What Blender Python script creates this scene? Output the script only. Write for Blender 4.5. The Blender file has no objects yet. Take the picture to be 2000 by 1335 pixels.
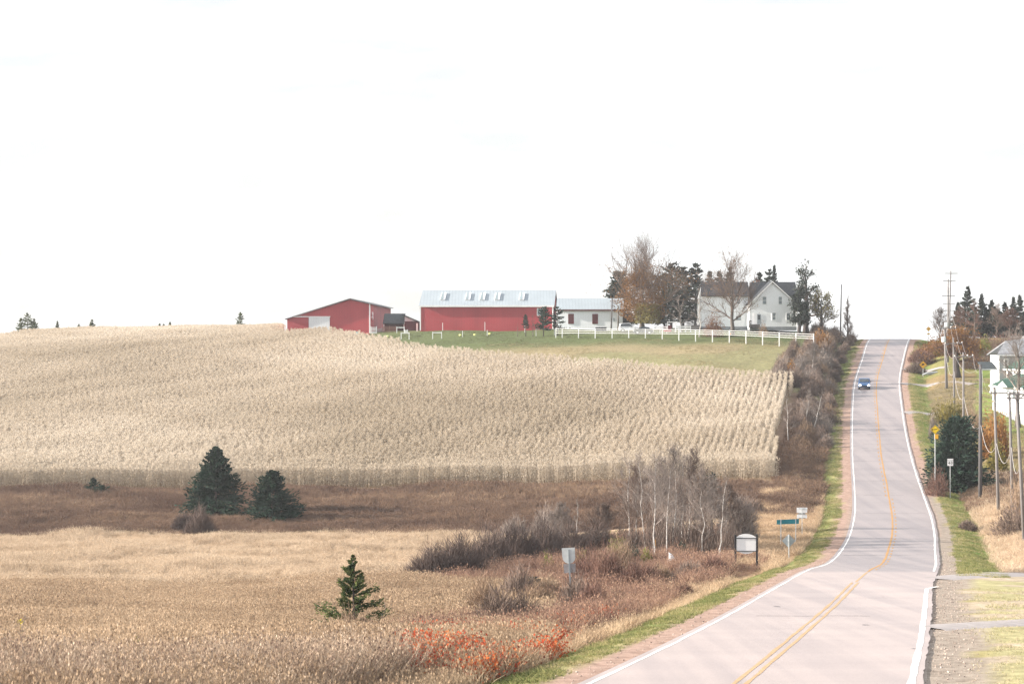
import bpy, math, random
import numpy as np
from mathutils import Vector
R_ = math.radians
sc = bpy.context.scene
COL = sc.collection
# ------------------------------------------------------------------ camera, sky, sun, exposure
F = 4000.0                      # focal length in pixels of a 2000 px wide frame
cam_d = bpy.data.cameras.new("camera"); cam = bpy.data.objects.new("camera", cam_d); COL.objects.link(cam)
cam.location = (0, 0, 0); cam.rotation_euler = (R_(90), 0, 0)
cam_d.sensor_width = 36.0; cam_d.lens = 36.0 * F / 2000.0
cam_d.clip_start = 0.5; cam_d.clip_end = 9000
cam_d.dof.use_dof = True; cam_d.dof.focus_distance = 230; cam_d.dof.aperture_fstop = 3.5
sc.camera = cam
SUN_EL, SUN_AZ = 19.0, -94.0    # azimuth measured from +Y towards +X
w = bpy.data.worlds.new("World"); sc.world = w; w.use_nodes = True
nt = w.node_tree; bg = nt.nodes["Background"]
sky = nt.nodes.new("ShaderNodeTexSky"); sky.sky_type = 'NISHITA'; sky.sun_disc = False
sky.sun_elevation = R_(SUN_EL); sky.sun_rotation = R_(SUN_AZ)
sky.air_density = 1.0; sky.dust_density = 1.0; sky.ozone_density = 1.0
# bright thin overcast: the clear sky seen through a white veil of cloud
wtc = nt.nodes.new("ShaderNodeTexCoord"); wmp = nt.nodes.new("ShaderNodeMapping"); wmp.inputs['Scale'].default_value = (1.0, 1.0, 4.0)
wn = nt.nodes.new("ShaderNodeTexNoise"); wn.inputs['Scale'].default_value = 9.0; wn.inputs['Detail'].default_value = 4
wr_ = nt.nodes.new("ShaderNodeValToRGB"); wr_.color_ramp.elements[0].position = .36; wr_.color_ramp.elements[0].color = (2.84, 2.82, 2.82, 1); wr_.color_ramp.elements[1].position = .68; wr_.color_ramp.elements[1].color = (4.35, 4.5, 4.7, 1)
wm = nt.nodes.new("ShaderNodeMix"); wm.data_type = 'RGBA'; wm.inputs[0].default_value = .88
nt.links.new(wtc.outputs['Generated'], wmp.inputs[0]); nt.links.new(wmp.outputs[0], wn.inputs['Vector']); nt.links.new(wn.outputs['Fac'], wr_.inputs[0])
nt.links.new(sky.outputs[0], wm.inputs[6]); nt.links.new(wr_.outputs[0], wm.inputs[7]); nt.links.new(wm.outputs[2], bg.inputs[0]); bg.inputs[1].default_value = 0.13
sd = bpy.data.lights.new("sun", 'SUN'); sd.energy = 5.0; sd.angle = R_(0.5); sd.color = (1.0, 0.90, 0.78)
so = bpy.data.objects.new("sun", sd); COL.objects.link(so)
dv = Vector((math.sin(R_(SUN_AZ)) * math.cos(R_(SUN_EL)), math.cos(R_(SUN_AZ)) * math.cos(R_(SUN_EL)), math.sin(R_(SUN_EL))))
so.rotation_euler = (-dv).to_track_quat('-Z', 'Y').to_euler(); so.location = dv * 400
vs = sc.view_settings; vs.view_transform = 'Standard'; vs.look = 'None'; vs.exposure = 1.36; vs.gamma = 1.0
sc.cycles.max_bounces = 6; sc.cycles.diffuse_bounces = 2; sc.cycles.glossy_bounces = 2
sc.cycles.transmission_bounces = 3; sc.cycles.transparent_max_bounces = 6; sc.cycles.volume_bounces = 0
sc.cycles.use_denoising = True; sc.cycles.denoiser = 'OPENIMAGEDENOISE'; sc.cycles.denoising_input_passes = 'RGB_ALBEDO_NORMAL'; sc.cycles.denoising_prefilter = 'NONE'

# ------------------------------------------------------------------ terrain
def pchip(X, Y, x):
    X = np.asarray(X, float); Y = np.asarray(Y, float); x = np.asarray(x, float)
    h = np.diff(X); dl = np.diff(Y) / h; m = np.zeros_like(Y)
    w1 = 2 * h[1:] + h[:-1]; w2 = h[1:] + 2 * h[:-1]
    same = (dl[:-1] * dl[1:]) > 0
    with np.errstate(divide='ignore', invalid='ignore'):
        hm = (w1 + w2) / (w1 / dl[:-1] + w2 / dl[1:])
    m[1:-1] = np.where(same, hm, 0); m[0] = dl[0]; m[-1] = dl[-1]
    xc = np.clip(x, X[0], X[-1]); i = np.clip(np.searchsorted(X, xc) - 1, 0, len(h) - 1)
    t = (xc - X[i]) / h[i]; hh = h[i]
    r = (2*t**3 - 3*t**2 + 1)*Y[i] + (t**3 - 2*t**2 + t)*hh*m[i] + (-2*t**3 + 3*t**2)*Y[i+1] + (t**3 - t**2)*hh*m[i+1]
    return r + np.where(x < X[0], (x - X[0]) * m[0], 0) + np.where(x > X[-1], (x - X[-1]) * m[-1], 0)
RD = np.array([50, 62, 78, 104, 120, 133, 152, 169, 190, 217, 239, 264, 289, 325, 350, 365, 386, 420.])
RL = np.array([1155, 1310, 1425, 1530, 1578, 1618, 1645, 1660, 1669, 1668, 1665, 1664, 1665, 1671, 1685, 1692, 1701, 1716.])
RR = np.array([1785, 1800, 1808, 1815, 1826, 1829, 1827, 1826, 1817, 1797, 1782, 1770, 1762, 1757, 1765, 1771, 1777, 1788.])
XL = (RL - 1000) * RD / F; XR = (RR - 1000) * RD / F
ZD = [-80, 0, 20, 50, 62, 78, 104, 120, 133, 152, 169, 190, 217, 239, 264, 289, 310, 325, 350, 365, 378, 387, 396, 410, 450, 600, 1000, 3000]
ZR = [-1.5, -4.7, -6.1, -8.35, -9.2, -10.4, -12.3, -13.4, -14.4, -15.4, -15.9, -15.95, -15.2, -13.9, -12.0, -9.5, -7.45, -6.0, -2.75, -0.7, 0.25, .5, .45, 0, -3, -14, -32, -60]
def road_l(y): return pchip(RD, XL, y)
def road_r(y): return pchip(RD, XR, y)
def road_z(y): return pchip(ZD, ZR, y)
CPX = np.array([-1500, 0, 500, 800, 1100, 1350, 1530, 1800, 1900, 2100, 3500.])
CD = [-80, 20, 50, 90, 130, 160, 190, 215, 240, 255, 270, 285, 300, 330, 350, 370, 385, 400, 430, 480, 600, 1000, 3000]
Lf = [-1.6, -5.8, -8.4, -12.5, -15.6, -17, -17.9, -17.9, -17.2, -16, -14.4, -12.8, -11, -7.4, -5, -2.9, -1.7, -0.7, .4, 0, -5, -30, -70]
C5 = [-1.6, -5.8, -8.4, -12.5, -15.6, -17, -17.9, -17.9, -17.2, -15.8, -14.2, -12.5, -10.7, -6.9, -4.2, -1.9, -.5, .6, 1.3, .8, -5, -30, -70]
C8 = [-1.6, -5.8, -8.4, -12.5, -15.5, -17, -17.8, -17.7, -16.8, -15, -13.1, -11.2, -9.2, -5.1, -2.4, .3, 1.9, 2.3, 2.3, 1, -5, -30, -70]
C11 = [-1.6, -5.8, -8.5, -12.6, -15.2, -16.7, -17.4, -17.1, -15.8, -13.9, -12, -10, -7.9, -4.0, -1.3, 1.2, 2.2, 2.4, 2.2, 1, -5, -30, -70]
C13 = [-1.6, -5.8, -8.5, -12.0, -14.9, -16.3, -16.6, -15.9, -14.3, -12.5, -11.2, -9.6, -7.3, -3.6, -.8, 1.7, 2.5, 2.5, 2.2, 1, -5, -30, -70]
C15 = [-1.6, -5.8, -8.4, -11.6, -14.6, -16.1, -16.4, -15.5, -13.6, -11.9, -10.7, -9.2, -7.1, -3.7, -1, 1.2, 1.9, 2.0, 1.6, 0, -6, -30, -70]
Rt = [-1.6, -6.0, -8.5, -11.5, -14.3, -15.5, -15.4, -14.6, -13.1, -12, -11, -9.7, -8.0, -4.6, -2, .1, .7, .8, .3, -3, -13, -32, -70]
CZ = [Lf, Lf, C5, C8, C11, C13, C15, Rt, Rt, Rt, Rt]
def sstep(a, b, x):
    t = np.clip((x - a) / (b - a), 0, 1); return t * t * (3 - 2 * t)
def H(x, y):
    x = np.atleast_1d(np.asarray(x, float)); y = np.atleast_1d(np.asarray(y, float))
    px = np.clip(1000 + F * x / np.maximum(y, 35), CPX[0], CPX[-1])
    zs = np.stack([pchip(CD, c, y) for c in CZ])
    i = np.clip(np.searchsorted(CPX, px) - 1, 0, len(CPX) - 2)
    t = (px - CPX[i]) / (CPX[i+1] - CPX[i]); k = np.arange(len(x))
    zf = zs[i, k] * (1 - t) + zs[i+1, k] * t
    zf = zf + (x < road_l(y) - 5) * .18 * np.sin(x * .31 + 1.3 * np.sin(y * .11)) * np.sin(y * .23 + .7) * sstep(60, 120, y)
    l, r = road_l(y), road_r(y)
    dist = np.maximum(np.maximum(l - x, x - r), 0)
    wgt = sstep(2.2, 9.0, dist)
    ditch = -0.45 * ((x < l) | (y > 122)) * np.exp(-((dist - 4.2) / 1.5) ** 2)
    return road_z(y) * (1 - wgt) + zf * wgt + ditch
def hz(x, y): return float(H(x, y)[0])
def X(px, d): return (px - 1000.0) * d / F
def Z(py, d): return (667.5 - py) * d / F
_ds = np.concatenate([np.arange(35, 160, .25), np.arange(160, 460, .5)])
def at(px, py):
    """ground point seen at pixel (px, py)"""
    z = H(X(px, _ds), _ds); g = np.nonzero(z >= Z(py, _ds))[0]
    g = g[g > 0]
    d = float(_ds[g[0]]) if len(g) else 400.0
    return X(px, d), d, hz(X(px, d), d)
def lateral(x, y): return np.where(x < (road_l(y) + road_r(y)) / 2, x - road_l(y), x - road_r(y))   # <0 left of road, >0 right
def vnoise(x, y, s, seed=0):
    """smooth value noise 0..1"""
    x = np.asarray(x) / s; y = np.asarray(y) / s
    xi = np.floor(x).astype(int); yi = np.floor(y).astype(int); fx = x - xi; fy = y - yi
    fx = fx*fx*(3-2*fx); fy = fy*fy*(3-2*fy)
    def h(a, b):
        n = np.sin(a * 127.1 + b * 311.7 + seed * 74.7) * 43758.5453
        return n - np.floor(n)
    return (h(xi, yi)*(1-fx) + h(xi+1, yi)*fx)*(1-fy) + (h(xi, yi+1)*(1-fx) + h(xi+1, yi+1)*fx)*fy
def inpoly(x, y, P):
    x = np.asarray(x); y = np.asarray(y); r = np.zeros(x.shape, bool); n = len(P)
    for i in range(n):
        x1, y1 = P[i]; x2, y2 = P[(i+1) % n]
        c = ((y1 > y) != (y2 > y)) & (x < (x2 - x1) * (y - y1) / (y2 - y1 + 1e-12) + x1)
        r ^= c
    return r

# ------------------------------------------------------------------ mesh builder
class MB:
    def __init__(s): s.v = []; s.q = []; s.t = []; s.n = 0
    def add(s, v, q=None, t=None):
        v = np.asarray(v, float).reshape(-1, 3)
        if q is not None and len(q): s.q.append(np.asarray(q, int).reshape(-1, 4) + s.n)
        if t is not None and len(t): s.t.append(np.asarray(t, int).reshape(-1, 3) + s.n)
        s.v.append(v); s.n += len(v); return s
    def box(s, x0, x1, y0, y1, z0, z1):
        v = [(x, y, z) for x in (x0, x1) for y in (y0, y1) for z in (z0, z1)]
        return s.add(v, [(0,1,3,2),(4,6,7,5),(0,4,5,1),(2,3,7,6),(0,2,6,4),(1,5,7,3)])
    def prism(s, pts, off):
        """closed polygon pts (convex order) extruded by vector off"""
        n = len(pts); p = np.asarray(pts, float); o = p + np.asarray(off, float)
        c0 = p.mean(0); c1 = o.mean(0); v = np.vstack([p, o, [c0], [c1]])
        q = [(i, (i+1) % n, n + (i+1) % n, n + i) for i in range(n)]
        t = [(i, 2*n, (i+1) % n) for i in range(n)] + [(n+i, n+(i+1) % n, 2*n+1) for i in range(n)]
        return s.add(v, q, t)
    def slab(s, a, b, c, d, th):
        """four corners + thickness along their normal"""
        a, b, c, d = [np.asarray(k, float) for k in (a, b, c, d)]
        n = np.cross(b - a, d - a); n /= np.linalg.norm(n) + 1e-9
        return s.prism([a, b, c, d], n * th)
    def tube(s, pts, rad, k=6):
        p = np.asarray(pts, float); n = len(p); rad = np.broadcast_to(rad, (n,))
        t = np.gradient(p, axis=0); t /= np.linalg.norm(t, axis=1)[:, None] + 1e-9
        up = np.tile([0., 0, 1], (n, 1)); up[np.abs(t[:, 2]) > .9] = [1., 0, 0]
        a = np.cross(t, up); a /= np.linalg.norm(a, axis=1)[:, None]; b = np.cross(t, a)
        th = np.arange(k) * 2 * np.pi / k
        v = p[:, None] + rad[:, None, None] * (a[:, None] * np.cos(th)[None, :, None] + b[:, None] * np.sin(th)[None, :, None])
        q = [(i*k+j, i*k+(j+1) % k, (i+1)*k+(j+1) % k, (i+1)*k+j) for i in range(n-1) for j in range(k)]
        v = np.vstack([v.reshape(-1, 3), p[:1], p[-1:]])
        tt = [(j, n*k, (j+1) % k) for j in range(k)] + [((n-1)*k+j, (n-1)*k+(j+1) % k, n*k+1) for j in range(k)]
        return s.add(v, q, tt)
    def segs(s, P0, P1, R0, R1, k=3):
        """many tapered prisms at once"""
        P0, P1 = np.asarray(P0, float), np.asarray(P1, float); n = len(P0)
        if n == 0: return s
        R0, R1 = np.asarray(R0, float), np.asarray(R1, float)
        t = P1 - P0; t /= np.linalg.norm(t, axis=1)[:, None] + 1e-9
        up = np.where(np.abs(t[:, 2:3]) > .9, [[1., 0, 0]], [[0, 0, 1.]])
        a = np.cross(t, up); a /= np.linalg.norm(a, axis=1)[:, None] + 1e-9; b = np.cross(t, a)
        th = np.arange(k) * 2 * np.pi / k
        ring = a[:, None] * np.cos(th)[None, :, None] + b[:, None] * np.sin(th)[None, :, None]
        v = np.concatenate([P0[:, None] + ring * R0[:, None, None], P1[:, None] + ring * R1[:, None, None]], 1).reshape(-1, 3)
        j = np.arange(k); f = np.stack([j, (j+1) % k, k + (j+1) % k, k + j], 1)
        return s.add(v, (f[None] + (np.arange(n) * 2 * k)[:, None, None]).reshape(-1, 4))
    def cards(s, c, d, L, W, rng, mid=.45):
        """kite-shaped leaves: base c, direction d"""
        c, d = np.asarray(c, float), np.asarray(d, float); n = len(c)
        d = d / (np.linalg.norm(d, axis=1)[:, None] + 1e-9)
        L = np.broadcast_to(L, (n,))[:, None]; W = np.broadcast_to(W, (n,))[:, None]
        sd_ = np.cross(d, rng.normal(size=(n, 3))); sd_ /= np.linalg.norm(sd_, axis=1)[:, None] + 1e-9
        m = c + d * L * mid
        v = np.stack([c, m + sd_ * W / 2, c + d * L, m - sd_ * W / 2], 1).reshape(-1, 3)
        return s.add(v, np.arange(4 * n).reshape(-1, 4))
    def mesh(s, name, m, smooth=False):
        v = np.vstack(s.v); q = np.vstack(s.q) if s.q else np.zeros((0, 4), int); t = np.vstack(s.t) if s.t else np.zeros((0, 3), int)
        me = bpy.data.meshes.new(name); me.vertices.add(len(v)); me.vertices.foreach_set('co', v.ravel())
        me.loops.add(q.size + t.size); me.loops.foreach_set('vertex_index', np.concatenate([q.ravel(), t.ravel()]).astype(np.int32))
        me.polygons.add(len(q) + len(t))
        me.polygons.foreach_set('loop_start', np.concatenate([np.arange(len(q)) * 4, q.size + np.arange(len(t)) * 3]).astype(np.int32))
        me.polygons.foreach_set('use_smooth', np.full(len(q) + len(t), bool(smooth)))
        me.update(calc_edges=True); me.materials.append(m); return me
    def build(s, name, m, parent=None, smooth=False, loc=None):
        o = bpy.data.objects.new(name, s.mesh(name, m, smooth)); COL.objects.link(o)
        if parent is not None: o.parent = parent
        if loc is not None: o.location = loc
        return o
def tag(o, label, cat, group=None, kind=None):
    if label: o['label'] = label
    if cat: o['category'] = cat
    if group: o['group'] = group
    if kind: o['kind'] = kind
    return o
def thing(name, label, cat, loc=(0, 0, 0), rz=0.0, group=None):
    o = bpy.data.objects.new(name, None); COL.objects.link(o); o.empty_display_size = .3
    o.location = loc; o.rotation_euler = (0, 0, rz); return tag(o, label, cat, group)
def dup(src, loc, rz=0.0, s=(1, 1, 1), label=None, group=None, rx=0.0, ry=0.0):
    r = src.copy(); COL.objects.link(r); r.location = loc; r.rotation_euler = (rx, ry, rz); r.scale = s
    if label: r['label'] = label
    if group: r['group'] = group
    for c in src.children:
        k = c.copy(); COL.objects.link(k); k.parent = r
        for g in c.children:
            e = g.copy(); COL.objects.link(e); e.parent = k
    return r

# ------------------------------------------------------------------ materials
def _new(name):
    m = bpy.data.materials.new(name); m.use_nodes = True; n = m.node_tree
    return m, n, n.nodes["Principled BSDF"], n.nodes["Material Output"]
def N(n, t, **k):
    o = n.nodes.new(t)
    for a, b in k.items(): setattr(o, a, b)
    return o
def c4(c): return (c[0], c[1], c[2], 1.0)
def noise(n, scale, detail=3, coord='obj', stretch=None, rough=.55):
    if coord == 'obj': src = N(n, 'ShaderNodeTexCoord').outputs['Object']
    else: src = N(n, 'ShaderNodeNewGeometry').outputs['Position']
    if stretch:
        mp = N(n, 'ShaderNodeMapping'); mp.inputs['Scale'].default_value = stretch; n.links.new(src, mp.inputs[0]); src = mp.outputs[0]
    t = N(n, 'ShaderNodeTexNoise'); t.inputs['Scale'].default_value = scale; t.inputs['Detail'].default_value = detail
    t.inputs['Roughness'].default_value = rough; n.links.new(src, t.inputs['Vector']); return t.outputs['Fac']
def ramp(n, fac, stops):
    r = N(n, 'ShaderNodeValToRGB'); e = r.color_ramp.elements
    while len(e) < len(stops): e.new(.5)
    for i, (p, c) in enumerate(stops): e[i].position = p; e[i].color = c4(c)
    n.links.new(fac, r.inputs[0]); return r.outputs[0]
def mul(c, f): return tuple(min(1.0, a * f) for a in c)
def solid(name, col, rough=.7, var=.15, scale=1.5, metal=0.0, spec=.35, stretch=None, bump=0.0):
    m, n, p, o = _new(name)
    f = noise(n, scale, 4, 'obj', stretch)
    n.links.new(ramp(n, f, [(.3, mul(col, 1 - var)), (.7, mul(col, 1 + var))]), p.inputs['Base Color'])
    p.inputs['Roughness'].default_value = rough; p.inputs['Metallic'].default_value = metal; p.inputs['Specular IOR Level'].default_value = spec
    if bump:
        b = N(n, 'ShaderNodeBump'); b.inputs['Strength'].default_value = bump; n.links.new(f, b.inputs['Height']); n.links.new(b.outputs[0], p.inputs['Normal'])
    return m
def veg(name, stops, patch=.08, inst=.5, transl=.3, fine=0.0, fscale=3.0):
    """leaf / straw: diffuse + translucent; colour varies by clump, by instance and over the ground"""
    m, n, p, o = _new(name); n.nodes.remove(p)
    f = noise(n, patch, 3, 'pos'); k = N(n, 'ShaderNodeMapRange'); k.inputs[1].default_value = .32; k.inputs[2].default_value = .68; n.links.new(f, k.inputs[0]); f = k.outputs[0]
    if inst:
        r = N(n, 'ShaderNodeObjectInfo').outputs['Random']
        a = N(n, 'ShaderNodeMix'); a.inputs[0].default_value = inst; n.links.new(f, a.inputs[2]); n.links.new(r, a.inputs[3]); f = a.outputs[0]
    if fine:
        f2 = noise(n, fscale, 2, 'pos'); a = N(n, 'ShaderNodeMix'); a.inputs[0].default_value = fine; n.links.new(f, a.inputs[2]); n.links.new(f2, a.inputs[3]); f = a.outputs[0]
    c = ramp(n, f, stops)
    d = N(n, 'ShaderNodeBsdfDiffuse'); t = N(n, 'ShaderNodeBsdfTranslucent'); x = N(n, 'ShaderNodeMixShader'); x.inputs[0].default_value = transl
    n.links.new(c, d.inputs[0]); n.links.new(c, t.inputs[0]); n.links.new(d.outputs[0], x.inputs[1]); n.links.new(t.outputs[0], x.inputs[2])
    n.links.new(x.outputs[0], o.inputs[0]); return m
def glow(name, col, strength):
    m, n, p, o = _new(name); p.inputs['Base Color'].default_value = c4(col); p.inputs['Emission Color'].default_value = c4(col)
    p.inputs['Emission Strength'].default_value = strength; return m
def glassy(name, col, rough=.15):
    m, n, p, o = _new(name); f = noise(n, .9, 2)
    n.links.new(ramp(n, f, [(.35, mul(col, .7)), (.65, mul(col, 1.3))]), p.inputs['Base Color'])
    p.inputs['Roughness'].default_value = rough; p.inputs['Specular IOR Level'].default_value = .6; return m
def siding(name, col, pitch, axis='Z', var=.06, dark=.75, rough=.65, metal=0.0, weather=.25):
    """boards / ribs as a fine wave in colour and bump"""
    m, n, p, o = _new(name)
    tc = N(n, 'ShaderNodeTexCoord').outputs['Object']
    wv = N(n, 'ShaderNodeTexWave', wave_type='BANDS', bands_direction=axis, wave_profile='SAW'); wv.inputs['Scale'].default_value = 2 * math.pi / pitch / 20.0
    wv.inputs['Distortion'].default_value = 0.0; n.links.new(tc, wv.inputs[0])
    f = noise(n, .35, 5, 'obj', (1, 1, .35) if axis != 'Z' else (.4, 1, 1))
    base = ramp(n, f, [(.3, mul(col, 1 - weather)), (.7, mul(col, 1 + var))])
    mx = N(n, 'ShaderNodeMix', data_type='RGBA'); mx.blend_type = 'MULTIPLY'; mx.inputs[0].default_value = 1
    n.links.new(base, mx.inputs[6]); n.links.new(ramp(n, wv.outputs['Fac'], [(0.0, (dark,)*3), (.18, (1, 1, 1))]), mx.inputs[7])
    n.links.new(mx.outputs[2], p.inputs['Base Color']); p.inputs['Roughness'].default_value = rough; p.inputs['Metallic'].default_value = metal
    b = N(n, 'ShaderNodeBump'); b.inputs['Strength'].default_value = .35; b.inputs['Distance'].default_value = .03
    n.links.new(wv.outputs['Fac'], b.inputs['Height']); n.links.new(b.outputs[0], p.inputs['Normal']); return m
M = {}
M['white'] = solid('white_paint', (.86, .87, .88), .6, .08, .8)
M['white_sid'] = siding('white_clapboard', (.90, .925, .955), .18, 'Z', dark=.96, weather=.05)
M['white_v'] = siding('white_vertical_boards', (.84, .88, .93), .3, 'X', dark=.9, weather=.07)
M['red_v'] = siding('red_barn_boards', (.40, .048, .060), .3, 'X', dark=.72, weather=.18)
M['red_y'] = siding('red_barn_boards_side', (.42, .05, .062), .3, 'Y', dark=.72, weather=.25)
M['dark_red'] = solid('dark_red_paint', (.13, .03, .035), .7)
M['metal_roof'] = siding('pale_metal_roof', (.30, .35, .39), .6, 'X', dark=.8, rough=.7, weather=.06)
M['grey_door'] = siding('grey_metal_door', (.72, .75, .77), .5, 'X', dark=.85, weather=.12)
M['shingle'] = solid('dark_shingle', (.036, .042, .05), .85, .3, 3.0, bump=.3)
M['shingle_grey'] = solid('grey_shingle', (.22, .23, .25), .85, .25, 2.0, bump=.3)
M['shingle_green'] = solid('green_shingle', (.035, .085, .065), .85, .25, 2.0, bump=.3)
M['roof_dark'] = solid('dark_roof_felt', (.05, .062, .068), .85, .35, 2.5, bump=.3)
M['concrete'] = solid('foundation_concrete', (.26, .28, .30), .9, .2, 2)
M['glass'] = glassy('window_glass', (.16, .2, .22))
M['glass_dark'] = glassy('dark_glass', (.04, .05, .06))
M['wood_grey'] = solid('weathered_pole_wood', (.175, .165, .165), .9, .25, 3, stretch=(6, 6, .6))
M['wood_dark'] = solid('dark_pole_wood', (.10, .095, .10), .9, .25, 3, stretch=(6, 6, .6))
M['wood_brown'] = solid('brown_rails', (.30, .17, .13), .85, .2, 2)
M['black'] = solid('black_post', (.02, .021, .026), .6)
M['steel'] = solid('galvanised_steel', (.58, .61, .62), .55, .12, 4, metal=.1)
M['steel_dark'] = solid('dull_steel', (.30, .34, .37), .55, .15, 4, metal=.1)
M['insul'] = solid('porcelain', (.8, .8, .8), .3, .05)
M['wire'] = solid('power_wire', (.42, .40, .40), .6, .1)
M['teal'] = solid('teal_sign_back', (.02, .22, .27), .55, .12, 2)
M['yellow'] = solid('yellow_sign', (.78, .42, .03), .55, .08, 3)
M['yellow2'] = solid('bright_yellow_sign', (.85, .60, .02), .55, .08, 3)
M['ink'] = solid('black_marking', (.015, .015, .015), .7)
M['sign_white'] = solid('white_sign_face', (.88, .89, .91), .5, .05, 2)
M['bark'] = solid('grey_bark', (.11, .095, .085), .9, .3, 4, bump=.3)
M['bark_dark'] = solid('dark_bark', (.06, .05, .048), .9, .3, 4)
M['bark_birch'] = solid('birch_bark', (.40, .38, .365), .8, .5, 4, stretch=(1, 1, 2.5))
M['twig'] = veg('bare_twigs', [(.2, (.13, .10, .088)), (.8, (.215, .165, .14))], .3, .3, .0)
M['twig_dark'] = veg('dark_twigs', [(.2, (.09, .07, .066)), (.8, (.155, .12, .108))], .3, .3, .0)
M['twig_grey'] = veg('grey_twigs', [(.2, (.19, .165, .15)), (.8, (.31, .265, .24))], .3, .3, .0)
M['twig_red'] = veg('reddish_twigs', [(.2, (.13, .08, .068)), (.8, (.22, .135, .11))], .3, .3, .05)
M['twig_tan'] = veg('tan_twigs', [(.2, (.20, .14, .10)), (.8, (.34, .25, .18))], .3, .3, .1)
M['needle'] = veg('spruce_needles', [(.15, (.022, .04, .032)), (.5, (.033, .058, .045)), (.9, (.046, .074, .052))], .5, .15, .12)
M['needle_far'] = veg('far_needles', [(.15, (.03, .042, .038)), (.85, (.07, .085, .07))], .5, .3, .12)
M['needle_lit'] = veg('sunlit_spruce_needles', [(.15, (.04, .07, .035)), (.5, (.09, .12, .05)), (.9, (.17, .19, .075))], 2.5, .1, .25)  # sunlit yellow-green is put into the needle colour
M['leaf_orange'] = veg('orange_brown_leaves', [(.1, (.12, .06, .025)), (.5, (.22, .115, .045)), (.9, (.32, .17, .06))], .5, .2, .35)
M['leaf_olive'] = veg('olive_leaves', [(.1, (.12, .10, .03)), (.6, (.22, .19, .06)), (.9, (.3, .26, .09))], .6, .2, .35)
M['leaf_larch'] = veg('golden_larch', [(.1, (.26, .13, .045)), (.9, (.45, .25, .10))], .6, .2, .35)
M['leaf_red'] = veg('scarlet_leaves', [(.1, (.20, .045, .03)), (.4, (.42, .065, .035)), (.7, (.50, .14, .05)), (.95, (.48, .25, .11))], .9, .55, .35)
M['leaf_yg'] = veg('yellow_green_leaves', [(.1, (.11, .12, .035)), (.9, (.28, .28, .09))], .8, .2, .35)
# ------------------------------------------------------------------ ground sheet (one mesh, regions by what grows there)
CORN = [(X(-900, 240), 240), (X(0, 240), 240), (X(500, 240), 240), (X(1000, 236), 236), (X(1250, 229), 229), (X(1420, 224), 224), (X(1509, 221), 221),
        (X(1517, 245), 245), (X(1526, 267), 267), (X(1535, 284), 284), (X(1549, 302), 302), (X(1440, 308), 308), (X(1350, 312), 312), (X(1200, 321), 321), (X(1100, 327), 327), (X(870, 344), 344),
        (X(800, 352), 352), (X(720, 366), 366), (X(640, 384), 384), (X(555, 390), 390), (X(545, 470), 470), (X(-900, 470), 470)]
ys = [-80., -60, -40, -20, 0, 15]
while ys[-1] < 480: ys.append(ys[-1] + max(.6, ys[-1] * .009))
while ys[-1] < 3000: ys.append(ys[-1] * 1.09)
ys = np.array(ys)
so_ = np.concatenate([-np.geomspace(1500, 22, 70), np.arange(-21, 21.1, .7), np.geomspace(22, 1500, 46)])
xc = (road_l(ys) + road_r(ys)) / 2
GX = xc[:, None] + so_[None]; GY = np.repeat(ys[:, None], len(so_), 1); GZ = H(GX.ravel(), GY.ravel()).reshape(GX.shape)
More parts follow.
